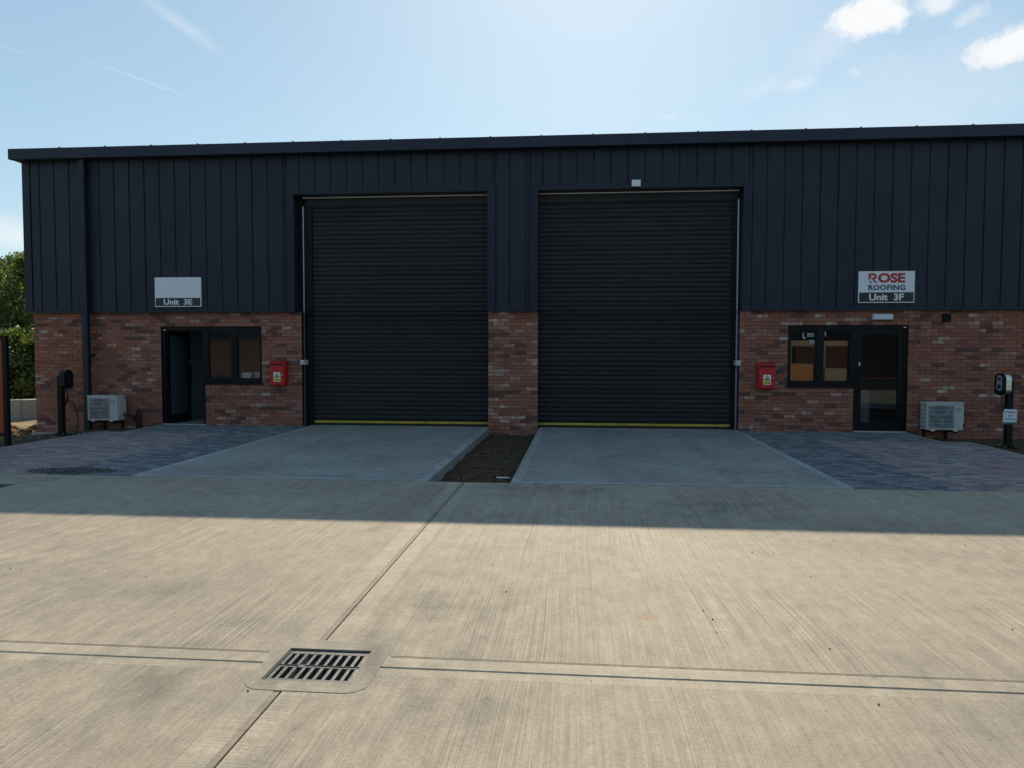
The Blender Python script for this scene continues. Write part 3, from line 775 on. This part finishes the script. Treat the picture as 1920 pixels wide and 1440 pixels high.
def lettering(name, parent, body, mat, x, z, h, w, y, bold=0.0, spacing=1.0):
    """text with cap height h and full width w, its baseline at z"""
    me, hh = text_mesh(body, 1.0, None, bold, spacing)
    zs = [v.co.z for v in me.vertices]; xs = [v.co.x for v in me.vertices]
    kz, kx = h/(max(zs)-min(zs)), w/(max(xs)-min(xs)); z0 = min(zs)
    for v in me.vertices: v.co = Vector((v.co.x*kx, v.co.y, (v.co.z-z0)*kz))
    me.materials.clear(); me.materials.append(mat)
    return link(name, me, parent, (x, y, z))
SY = -.118
def unit_sign(x0, x1, z0, z1, zsplit, body, label):
    s = empty('unit_sign', ((x0+x1)/2, SY, z0)); tag(s, label, 'sign', 'unit signs on the cladding')
    w, h = x1-x0, z1-z0
    b = MB(); b.cbox(-w/2, w/2, 0, .035, 0, h, .003); b.build('panel', m_signw, s)
    b = MB(); b.box(-w/2+.016, w/2-.016, -.0025, -.0005, .018, zsplit); b.build('number_band', m_signk, s)
    lettering('lettering', s, body, m_signw, 0, .018+(zsplit-.018)*.15, (zsplit-.018)*.72, w*.62, -.004, .03)
    return s
s_e = unit_sign(-9.10, -8.065, 2.555, 3.185, .19, 'Unit  3E', 'white sign with blank top and Unit 3E on its black band')
s_f = unit_sign(5.485, 6.545, 2.575, 3.195, .205, 'Unit  3F', 'white sign reading ROSE ROOFING above Unit 3F')
# ROSE ROOFING logo: the R is drawn with a house notch, then OSE, then ROOFING
LX0, LW = -.345, .70
rz0, rh = .395, .185
t = MB()
def rpt(u, v): return (LX0+u*.155, rz0+v*rh)
outer = [rpt(0, 1), rpt(.62, 1)]+[rpt(.62+.38*math.sin(a), .66+.34*math.cos(a)) for a in [i*math.pi/10 for i in range(1, 10)]]+[rpt(.66, .32), rpt(1.12, 0), rpt(.80, 0), rpt(.40, .42), rpt(.34, .48), rpt(.34, .56), rpt(.60, .56)]+[rpt(.60+.14*math.sin(a), .66+.10*math.cos(a)) for a in [math.pi-i*math.pi/6 for i in range(1, 6)]]+[rpt(.60, .78), rpt(.30, .78), rpt(.28, .50), rpt(0, .22)]
t.prism(outer, 'y', -.0034, -.0012); t.build('logo_letter', m_signr, s_f, fix=True)
t = MB()
for i in (0, 1):
    for j in (0, 1): x_, z_ = rpt(.17+i*.13, -.03+j*.115); t.box(x_, x_+.015, -.0034, -.0012, z_, z_+.016)
t.build('logo_window', m_signn, s_f)
lettering('lettering', s_f, 'OSE', m_signr, .092, rz0-.004, rh+.008, .515, -.003, .045)
lettering('lettering', s_f, 'ROOFING', m_signn, .004, .248, .105, .70, -.003, .034, 1.08)

def red_cabinet(x, z, label):
    s = empty('red_cabinet', (x, -.0, z)); tag(s, label, 'cabinet', 'red metal cabinets on the brick wall')
    w, h, d = .33, .5, .2
    b = MB(); b.cbox(-w/2, w/2, -d, -.004, 0, h-.02, .008); b.build('body', m_red, s)
    b = MB(); b.prism([(-d-.03, h-.045), (-d-.03, h-.03), (-.004, h+.01), (-.004, h-.018), (-d-.005, h-.045)], 'x', -w/2-.012, w/2+.012); b.build('rain_hood', m_red, s, fix=True)
    b = MB(); b.cbox(-w/2+.02, w/2-.02, -d-.014, -d+.004, .02, h-.085, .004); b.build('door', m_red, s)
    b = MB(); b.box(-w/2+.03, w/2-.03, -d-.004, -d-.0005, h-.075, h-.052); b.build('slot', m_rubber, s)
    b = MB(); b.tube([(w/2-.045, -d-.013, .215), (w/2-.045, -d-.03, .215)], .011, 10); b.build('lock', m_silver, s)
    y = -d-.016
    b = MB(); b.box(-.075, .075, y-.001, y+.003, .075, .275); st = b.build('warning_sticker', m_signw, s)
    b = MB(); b.prism([(-.066, .160), (.066, .160), (0, .268)], 'y', y-.0022, y-.0012); b.build('triangle', m_signk, st, fix=True)
    b = MB(); b.prism([(-.050, .168), (.050, .168), (0, .252)], 'y', y-.0034, y-.0024); b.build('triangle', m_yel2, st, fix=True)
    b = MB(); b.prism([(-.026, .178), (.004, .174), (.030, .176), (.014, .200), (.006, .190), (-.004, .222), (-.010, .196), (-.024, .192)], 'y', y-.0046, y-.0036); b.build('symbol', m_signk, st, fix=True)
    b = MB(); b.box(-.066, .066, y-.0022, y-.0012, .084, .148); b.build('text_band', m_yel2, st)
    for zz in (.098, .122):
        b = MB()
        xx = -.055
        while xx < .05:
            wv = rng.uniform(.006, .02); b.box(xx, min(xx+wv, .056), y-.0034, y-.0024, zz, zz+.012); xx += wv+.005
        b.build('printed_line', m_signk, st)
    return s
red_cabinet(-6.365, .885, 'red metal cabinet with yellow warning sticker beside the open door unit')
red_cabinet(3.735, .875, 'red metal cabinet with yellow warning sticker beside the window with boxes')

def isolator(x, z, label):
    s = empty('isolator_switch', (x, 0, z)); tag(s, label, 'switch', 'white switches beside the shutters')
    b = MB(); b.cbox(-.045, .045, -.065, .165, 0, .10, .006); b.build('housing', m_acl, s)
    b = MB(); b.tube([(0, -.065, .05), (0, -.085, .05)], .018, 10); b.build('knob', m_galv, s)
isolator(-5.868, 1.32, 'small white switch box on the blue post left of the left shutter')
isolator(3.205, 1.33, 'small white switch box at the right edge of the right shutter')

fl = empty('floodlight', (1.125, CY, 4.99)); tag(fl, 'small white floodlight on the cladding above the right shutter', 'floodlight')
b = MB(); b.cbox(-.088, .088, -.09, -.045, -.065, .065, .006); b.build('housing', m_white, fl)
b = MB(); b.box(-.075, .075, -.093, -.0905, -.052, .052); b.build('lens', plain('floodlight_lens', (.72, .74, .74), .2, .03), fl)
b = MB(); b.box(-.03, .03, -.046, .02, -.02, .02); b.build('bracket', m_white, fl)
bk = empty('bulkhead_light', (5.99, 0, 2.243)); tag(bk, 'long white bulkhead light on the brick above the closed door', 'light')
b = MB(); b.cbox(-.19, .19, -.035, .002, 0, .118, .006); b.build('backplate', m_white, bk)
b = MB(); b.cbox(-.18, .18, -.085, -.034, .008, .11, .018); b.build('diffuser', plain('diffuser', (.62, .66, .70), .25, .03), bk)

def air_con(x, z, label, flip):
    s = empty('air_conditioner', (x, -.4, z)); tag(s, label, 'air conditioner', 'outdoor air conditioning units on the wall')
    w, h, d = .68, .53, .27
    b = MB(); b.cbox(-w/2, w/2, 0, d, 0, h, .018); b.build('casing', m_ac, s, smooth=False)
    b = MB(); b.cbox(-w/2-.006, w/2+.006, -.006, d+.004, h-.03, h+.006, .01); b.build('lid', m_ac, s)
    # fan grille: recessed dark square with the fan ring and wires
    gx0, gx1, gz0, gz1 = -w/2+.035, w/2-.18, .04, h-.055
    b = MB(); b.box(gx0, gx1, -.004, -.001, gz0, gz1); gr = b.build('grille', m_acfin, s)
    cx, cz, rad = (gx0+gx1)/2, (gz0+gz1)/2, min(gx1-gx0, gz1-gz0)/2-.008
    b = MB(); k = 36
    b.face([(cx+rad*math.cos(2*math.pi*i/k), -.0055, cz+rad*math.sin(2*math.pi*i/k)) for i in range(k)]); b.build('fan_opening', m_acdark, gr, fix=True)
    b = MB()
    for i in range(3):
        a = i*2.094+.5
        b.face([(cx+.03*math.cos(a-.5), -.007, cz+.03*math.sin(a-.5)), (cx+rad*.93*math.cos(a-.1), -.0075, cz+rad*.93*math.sin(a-.1)), (cx+rad*.95*math.cos(a+.45), -.007, cz+rad*.95*math.sin(a+.45)), (cx+.03*math.cos(a+.9), -.007, cz+.03*math.sin(a+.9))])
    b.build('fan_blade', m_acfin, gr)
    b = MB()
    n = 24
    for i in range(n+1):
        xx = gx0+(gx1-gx0)*i/n; b.box(xx-.0013, xx+.0013, -.014, -.011, gz0, gz1)
    for i in range(6):
        zz = gz0+(gz1-gz0)*i/5; b.box(gx0, gx1, -.0175, -.0145, zz-.003, zz+.003)
    b.build('wire_guard', m_ac, gr)
    for i, (z0, hh) in enumerate(((h-.125, .016), (h-.165, .008))):
        b = MB(); b.box(w/2-.15, w/2-.045, -.0035, -.001, z0, z0+hh); b.build('badge', m_acdark, s)
    # louvres on the left side, service cover and pipes on the right
    for i in range(11):
        zz = .05+i*.04; b = MB(); b.box(-w/2-.010, -w/2-.0005, .03, d-.03, zz, zz+.020); b.build('louvre', m_ac if i % 2 else m_acfin, s)
    b = MB(); b.prism([(.06, .12), (.06, .44), (.12, .47), (d-.02, .44), (d-.02, .10), (.14, .07)], 'x', w/2+.0005, w/2+.035); b.build('service_cover', m_ac, s, fix=True)
    for zz in (.13, .09):
        b = MB(); b.tube([(w/2+.03, .15, zz+.02), (w/2+.10, .17, zz), (w/2+.14, .30, zz-.06), (w/2+.15, .388, zz-.10)], .012, 7); b.build('pipe', m_rubber, s, smooth=True)
    for xx in (-.22, .2):
        b = MB(); b.box(xx-.02, xx+.02, -.03, .398, -.055, -.028); b.box(xx-.02, xx+.02, .36, .397, -.30, -.056); b.build('bracket', m_black, s)
        b = MB(); b.tube([(xx, .02, -.028), (xx, .02, .001)], .024, 10); b.box(xx-.04, xx+.04, -.02, .06, -.012, -.002); b.build('foot', m_white, s)
    return s
air_con(-10.163, .115, 'pale air conditioning unit low on the brick left of the open door', 0)
air_con(7.045, .10, 'pale air conditioning unit low on the brick right of the closed door', 0)
b = MB(); b.tube([(-9.60, .01, .33), (-9.55, -.05, .32), (-9.53, -.055, .22), (-9.55, -.04, -.12)], .024, 8)
b.tube([(-9.64, .01, .31), (-9.63, -.05, .2), (-9.62, -.04, -.12)], .016, 8)
tag(b.build('pipe_bundle', m_rubber, smooth=True), 'black lagged pipes on the brick beside the left air conditioning unit', 'pipes')

# ---- charging posts
def ev_charger(x, y, z, face, label, head_m, side_m):
    s = empty('charging_post', (x, y, z)); tag(s, label, 'charging post', 'vehicle charging posts by the bays')
    b = MB(); b.cbox(-.05, .05, -.05, .05, 0, 1.16, .008); b.build('post', m_black, s)
    b = MB(); b.cbox(-.12, .12, -.12, .12, -.006, .014, .004); bp = b.build('base_plate', m_black, s)
    for i in (-.09, .09):
        for j in (-.09, .09):
            q = MB(); q.tube([(i, j, .012), (i, j, .034)], .011, 6); q.build('bolt', m_galv, bp)
    # head in its own frame: front towards -Y, then turned to face the bay
    def put(mb, nm, mt, par=s, sm=False):
        o = mb.build(nm, mt, par, smooth=sm, fix=True); o.rotation_euler = (0, 0, face) if par is s else (0, 0, 0); return o
    def caps(wd, z0, z1, n=12):
        r_ = wd/2; return [(r_*math.cos(a), z1-r_+r_*math.sin(a)) for a in [math.pi*i/n for i in range(n+1)]]+[(-r_*math.cos(a), z0+r_-r_*math.sin(a)*.8) for a in [math.pi*i/n for i in range(n+1)]]
    b = MB(); b.prism(caps(.20, .90, 1.28), 'y', -.165, -.052); hd = put(b, 'head', side_m)
    b = MB(); b.prism(caps(.215, .885, 1.29), 'y', -.20, -.166); put(b, 'front_cover', head_m)
    b = MB(); b.prism(caps(.115, .97, 1.255), 'y', -.205, -.2005); put(b, 'face_plate', m_acfin if side_m is m_silver else m_black)
    b = MB(); b.box(-.026, .026, -.208, -.2055, 1.17, 1.215); put(b, 'display', m_signk)
    b = MB(); b.tube([(0, -.215, 1.06), (0, -.202, 1.06)], .036, 14); put(b, 'socket', m_rubber)
    b = MB(); b.tube([(.0, -.14, .90), (.01, -.15, .78), (.02, -.13, .66), (.01, -.09, .58), (0, -.055, .56)], .012, 7); put(b, 'cable', m_rubber, s, True)
    return s
ev_charger(-10.26, -1.52, -.055, R(80), 'black charging post before the brick corner left of the downpipe', m_black, m_black)
ev_charger(7.44, -1.78, -.045, R(-74), 'charging post with pale sided head at the right edge of the picture', m_black, m_silver)
nt = empty('notice', (7.43, -1.845, .36)); nt.rotation_euler = (0, 0, R(-8)); tag(nt, 'small white notice with green foot fixed to the right charging post', 'notice')
b = MB(); b.cbox(-.105, .105, -.006, .006, 0, .262, .002); b.build('panel', m_signw, nt)
b = MB(); b.box(-.104, .104, -.0085, -.0065, .001, .036); b.build('green_band', m_signg, nt)
for body, z, w in (('EV Charging', .192, .155), ('for', .135, .045), ('Unit 3F Only', .072, .165)):
    lettering('lettering', nt, body, m_signn, 0, z, .036, w, -.0075, .015)
# supply cable looping from the left post to the wall
b = MB(); b.tube([(-10.21, -1.50, .56), (-10.15, -1.5, .63), (-10.06, -1.48, .60), (-9.99, -1.45, .42), (-9.99, -1.42, .2), (-10.05, -1.4, -.08)], .009, 7)
tag(b.build('supply_cable', m_rubber, smooth=True), 'thin dark cable looping from the left charging post to the ground', 'cable')

# ---- orange board at the left edge of the picture
ob = empty('notice_board', (-9.845, -3.42, -.09)); ob.rotation_euler = (0, 0, R(4)); tag(ob, 'orange board in a black post frame at the left edge', 'sign board')
for xx in (-1.32, 0): 
    b = MB(); b.cbox(xx-.037, xx+.037, -.04, .04, 0, 1.96, .006); b.build('post', m_black, ob)
b = MB(); b.cbox(-1.274, -.046, -.03, .03, 1.89, 1.95, .004); b.cbox(-1.274, -.046, -.03, .03, .22, .28, .004); b.build('rail', m_black, ob)
b = MB(); b.cbox(-1.273, -.047, -.012, .012, .281, 1.889, .003); b.build('panel', m_orange, ob)

# ---- things seen through the windows
def carton(x0, x1, y0, y1, z0, z1, mat, name, label, cat='box'):
    s = empty(name, ((x0+x1)/2, (y0+y1)/2, z0)); tag(s, label, cat)
    w, d, h = (x1-x0)/2, (y1-y0)/2, z1-z0
    b = MB(); b.cbox(-w, w, -d, d, 0, h, .006); b.build('body', mat, s)
    b = MB(); b.cbox(-w-.002, w+.002, -d*.2, d*.2, h-.001, h+.003, .001); b.build('tape', m_white, s)
    b = MB(); b.box(-w*.96, w*.96, -d-.003, -d-.0005, h*.92, h*.94); b.build('flap_edge', m_wood, s)
inner = MB(); inner.cbox(4.2, 5.44, .112, .5, .86, .93, .006); inner.build('window_board', m_white, bld)
inner = MB(); inner.cbox(-8.0, -6.80, .125, .40, .86, .93, .006); inner.build('window_board', m_white, bld)
carton(4.24, 4.71, .083, .44, .935, 1.36, m_card2, 'orange_box', 'bright orange box in the left pane of the right office window')
carton(4.94, 5.36, .083, .44, .935, 1.27, m_card, 'cardboard_box', 'brown cardboard box in the right pane of the right office window')
for i, (x0, x1, z0, z1, lab) in enumerate(((4.22, 4.80, 1.72, 1.84, 'short brown strip across the top of the left pane in the right office'), (4.88, 5.42, 1.725, 1.83, 'brown strip across the top of the right pane in the right office'))):
    s = empty('brown_strip', ((x0+x1)/2, .135, z0)); tag(s, lab, 'timber')  # brown strip, modelled as a plank behind the glass
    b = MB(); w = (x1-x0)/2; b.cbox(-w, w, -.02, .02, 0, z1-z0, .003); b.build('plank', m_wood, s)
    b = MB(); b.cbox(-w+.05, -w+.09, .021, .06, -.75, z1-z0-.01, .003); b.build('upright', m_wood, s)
pn = empty('paper_note', (4.69, .112, 1.775)); tag(pn, 'white paper note pinned to the brown strip in the right office', 'paper')
b = MB(); b.box(-.055, .055, -.002, 0, 0, .075); b.build('sheet', m_signw, pn)
b = MB(); b.tube([(0, -.004, .066), (0, .012, .066)], .006, 8); b.build('pin', m_red, pn)
wl_ = empty('mirrored_sign_marks', (4.62, .066, 1.90)); tag(wl_, 'white marks standing for a mirrored sign on the right office glass', 'lettering')  # solid white letters stand in for the facing sign's reflection
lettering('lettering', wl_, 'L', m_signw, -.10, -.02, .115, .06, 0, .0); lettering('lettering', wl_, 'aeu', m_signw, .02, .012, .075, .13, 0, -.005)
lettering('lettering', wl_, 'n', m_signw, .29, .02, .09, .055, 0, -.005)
carton(-7.32, -7.10, .15, .36, .935, 1.14, m_white, 'white_box', 'small white box on the window board of the left office')
carton(-7.03, -6.86, .15, .36, .935, 1.15, m_ac, 'grey_box', 'pale grey box at the right end of the left office window board')
# radiator like white panel behind the glazed door
s = empty('pallet_stack', (5.98, 1.5, 0)); tag(s, 'pale boxed panel standing behind the glass of the closed door', 'panel')
b = MB(); b.cbox(-.24, .30, -.2, .2, .06, .78, .01); b.build('carton', m_plaster, s)
for xx in (-.2, .03, .25): 
    b = MB(); b.box(xx-.04, xx+.04, -.2, .2, 0, .058); b.build('foot', m_wood, s)

# ---- drain gratings
def grating(x0, x1, y0, y1, hole, label):
    s = empty('drain_grating', ((x0+x1)/2, (y0+y1)/2, 0)); tag(s, label, 'drain', 'gully gratings in the yard')
    w, d = x1-x0, y1-y0; zt = -.009
    # trowelled concrete collar with rounded corners, a sheet 4 mm proud of the slabs
    hx, hy = hole[0]-s.location.x, hole[1]-s.location.x
    ox0, ox1, oy0, oy1 = hole[0]-s.location.x-.045, hole[1]-s.location.x+.045, hole[2]-s.location.y-.045, hole[3]-s.location.y+.045
    rr = .11; outer = []
    for cx, cy, a0 in ((ox1-rr, oy1-rr, 0), (ox0+rr, oy1-rr, 90), (ox0+rr, oy0+rr, 180), (ox1-rr, oy0+rr, 270)):
        outer += [(cx+rr*math.cos(R(a0+i*15)), cy+rr*math.sin(R(a0+i*15))) for i in range(7)]
    inn = []
    for p in outer:                               # matching inner square loop
        ang = math.atan2(p[1], p[0]); t_ = min(w/2/abs(math.cos(ang)) if abs(math.cos(ang)) > 1e-6 else 9, d/2/abs(math.sin(ang)) if abs(math.sin(ang)) > 1e-6 else 9)
        inn.append((t_*math.cos(ang), t_*math.sin(ang)))
    crn = [(w/2, d/2), (-w/2, d/2), (-w/2, -d/2), (w/2, -d/2)]
    for c_ in crn:
        k = min(range(len(inn)), key=lambda i: (inn[i][0]-c_[0])**2+(inn[i][1]-c_[1])**2); inn[k] = c_
    b = MB(); n = len(outer)
    b.v = [(p[0], p[1], .0022) for p in outer]+[(p[0], p[1], .002) for p in inn]+[(p[0], p[1], -.12) for p in inn]+[(p[0], p[1], -.03) for p in outer]
    for i in range(n):
        j = (i+1) % n
        b.f += [(i, j, n+j, n+i), (n+i, n+j, 2*n+j, 2*n+i), (3*n+i, 3*n+j, j, i)]; b.m += [0, 0, 0]
    b.build('collar', concrete('collar_concrete', (.375, .325, .255), 'x', 1.2, .6), s)
    fr = MB(); t = .007
    for q in ((-w/2+.002, w/2-.002, -d/2+.002, -d/2+t), (-w/2+.002, w/2-.002, d/2-t, d/2-.002), (-w/2+.002, -w/2+t, -d/2+t, d/2-t), (w/2-t, w/2-.002, -d/2+t, d/2-t)): fr.box(q[0], q[1], q[2], q[3], -.09, zt+.004)
    fr.build('frame', m_iron, s)
    # grate: rim bars, one cross bar and slanted short bars between the slots
    gm_ = MB(); a = w/2-t-.003; c = d/2-t-.003
    for q in ((-a, a, -c, -c+.034), (-a, a, c-.034, c), (-a, a, -.014, .014)): gm_.box(*q, -.05, zt)
    gm_.build('cross_bar', m_iron, s)
    nb = 9; pit = (2*a)/nb
    bar_m = MB(); bar_m.cbox(-.009, .009, -(c-.048)/2, (c-.048)/2, -.05, zt-.0005, .003); bme = bar_m.mesh('bar', m_iron)
    for row in (-1, 1):
        for i in range(nb+1):
            o = link('bar', bme, s, (max(-a+.009, min(a-.009, -a+i*pit)), row*(.014+(c-.048)/2), 0))
    v_ = MB(); v_.face([(-w/2, -d/2, -.119), (w/2, -d/2, -.119), (w/2, d/2, -.119), (-w/2, d/2, -.119)]); v_.build('sump', m_void, s)
    return s
grating(-1.545, -1.10, -11.855, -11.47, HOLES[0], 'iron drain grating in the sunlit yard where the joints cross')
grating(-7.18, -6.74, -7.42, -7.02, HOLES[1], 'iron drain grating in the shade at the left edge')

# ---- litter on the soil
ls = empty('plastic_strip', (-1.02, -5.42, bed_mid(-1.02, -5.42)+.02)); ls.rotation_euler = (0, .03, .12); tag(ls, 'white strip of plastic lying on the soil bed', 'litter')
b = MB(); b.cbox(-.085, .085, -.012, .012, -.003, .006, .002); b.build('strip', m_white, ls)
b = MB(); b.box(-.084, .084, .004, .0115, .0065, .014); b.build('folded_edge', m_white, ls)

# ---- concrete retaining wall of cast blocks
rw = empty('retaining_wall', (-16.39, 5.03, -.45)); rw.rotation_euler = (0, 0, math.atan2(.727, .308)-R(22)); tag(rw, 'low pale concrete block wall in the sun before the trees', 'wall')
for i in range(-6, 5):
    b = MB(); b.cbox(i*1.55, i*1.55+1.54, 0, .5, -.2, .60+.008*(i % 2), .012); b.build('concrete_block', m_conc_wall, rw)

# ---- trees beyond the wall
def leaf_mat(name, a, b_):
    t = NT(name); t.n.remove(t.p); o = t.n['Material Output']
    c = t.mix(t.ramp(t.noise((2.2, 2.2, 2.2), 3), .3, .7), a, b_)
    df = t.n.new('ShaderNodeBsdfDiffuse'); tl = t.n.new('ShaderNodeBsdfTranslucent'); gl = t.n.new('ShaderNodeBsdfGlossy'); gl.inputs['Roughness'].default_value = .45
    t.l.new(c, df.inputs[0]); t.l.new(t.mix(1.0, c, (1.3, 1.35, .6), 'MULTIPLY'), tl.inputs[0])
    m1 = t.n.new('ShaderNodeMixShader'); m1.inputs[0].default_value = .5; t.l.new(df.outputs[0], m1.inputs[1]); t.l.new(tl.outputs[0], m1.inputs[2])
    m2 = t.n.new('ShaderNodeMixShader'); m2.inputs[0].default_value = .06; t.l.new(m1.outputs[0], m2.inputs[1]); t.l.new(gl.outputs[0], m2.inputs[2]); t.l.new(m2.outputs[0], o.inputs['Surface'])
    return t.mat
LM = [leaf_mat('leaf_green', (.10, .15, .032), (.17, .215, .055)), leaf_mat('leaf_dark', (.06, .095, .028), (.10, .14, .042)), leaf_mat('leaf_yellow', (.17, .20, .045), (.24, .255, .07))]
m_bark = plain('bark', (.16, .14, .11), .9, .3, 12, bump=.5)
def tree(x, y, h, rad, label, seed, lm, nleaf=15000, low=.12, z0=-.5):
    r = random.Random(seed); s = empty('broadleaf_tree', (x, y, z0)); tag(s, label, 'tree', 'trees beyond the concrete wall')
    tb = MB(); tips = []
    top = Vector((r.uniform(-.3, .3), r.uniform(-.3, .3), h*.9))
    trunk = [Vector((0, 0, 0)).lerp(top, i/8)+Vector((r.uniform(-.07, .07), r.uniform(-.07, .07), 0)) for i in range(9)]
    tb.tube(trunk, [.13*(1-i/8.6)+.012 for i in range(9)], 8)
    for i in range(26):
        t_ = r.uniform(low, .97); k = min(7, int(t_*8)); p0 = trunk[k].lerp(trunk[k+1], t_*8-k); a = r.random()*6.28
        L = rad*(1.05-.55*abs(t_-.45))*r.uniform(.6, 1.05); d = Vector((math.cos(a), math.sin(a), r.uniform(.15, .8)))
        pts = [p0, p0+d*L*.35+Vector((0, 0, .05)), p0+d*L*.7+Vector((0, 0, r.uniform(-.1, .15))), p0+d*L]
        tb.tube(pts, [.05*(1-t_*.6), .032*(1-t_*.6), .018, .008], 6); tips += [pts[1], pts[2], pts[3], (pts[2]+pts[3])/2]
        for _ in range(3):
            q = pts[2].lerp(pts[3], r.random()); e = q+Vector((r.uniform(-1, 1), r.uniform(-1, 1), r.uniform(-.3, .7)))*L*.4
            tb.tube([q, (q+e)/2+Vector((0, 0, .03)), e], [.014, .009, .005], 5); tips += [e, (q+e)/2]
    tb.build('trunk', m_bark, s, smooth=True)
    lb = MB(); cl = [(p, r.uniform(.22, .55)) for p in tips]+[(top, .4)]
    for _ in range(nleaf):
        p, cr = r.choice(cl); q = p+Vector((r.gauss(0, 1), r.gauss(0, 1), r.gauss(0, .8)))*cr*.46
        if q.z < .1: continue
        n_ = Vector((r.gauss(0, 1), r.gauss(0, 1), r.gauss(.5, 1))).normalized(); a = n_.orthogonal().normalized(); a.rotate(Matrix.Rotation(r.random()*6.28, 3, n_)); c = n_.cross(a); l = r.uniform(.05, .10); w_ = l*.55
        lb.face([q-a*l, q-c*w_+n_*.01, q+a*l, q+c*w_+n_*.01], r.choices((0, 1, 2), lm)[0])
    lb.build('crown', LM, s)
    return s
tree(-22.6, 11.6, 6.1, 2.3, 'tall leafy tree with pale trunk rising behind the low concrete wall', 1, (5, 3, 3), 26000)
tree(-20.1, 11.2, 5.6, 2.2, 'rounded green tree partly hidden behind the left corner of the building', 2, (5, 4, 2), 24000)
tree(-23.8, 15.5, 6.6, 2.6, 'darker tree standing behind the other trees at the left edge', 3, (3, 6, 1), 18000, z0=-.3)
tree(-21.3, 9.2, 2.9, 1.8, 'low dark shrubby tree growing right behind the concrete wall', 4, (2, 7, 1), 14000, .05)
tree(-26.5, 12.0, 6.3, 2.6, 'outermost tree beyond the orange board', 5, (5, 4, 2), 12000)
tree(-18.15, 7.5, 2.5, 1.5, 'dense leafy bush filling the space just behind the low concrete wall', 6, (4, 5, 2), 15000, .03)
tree(-20.6, 6.6, 2.3, 1.5, 'bushy shrub behind the left end of the low concrete wall', 7, (4, 5, 2), 9000, .03)
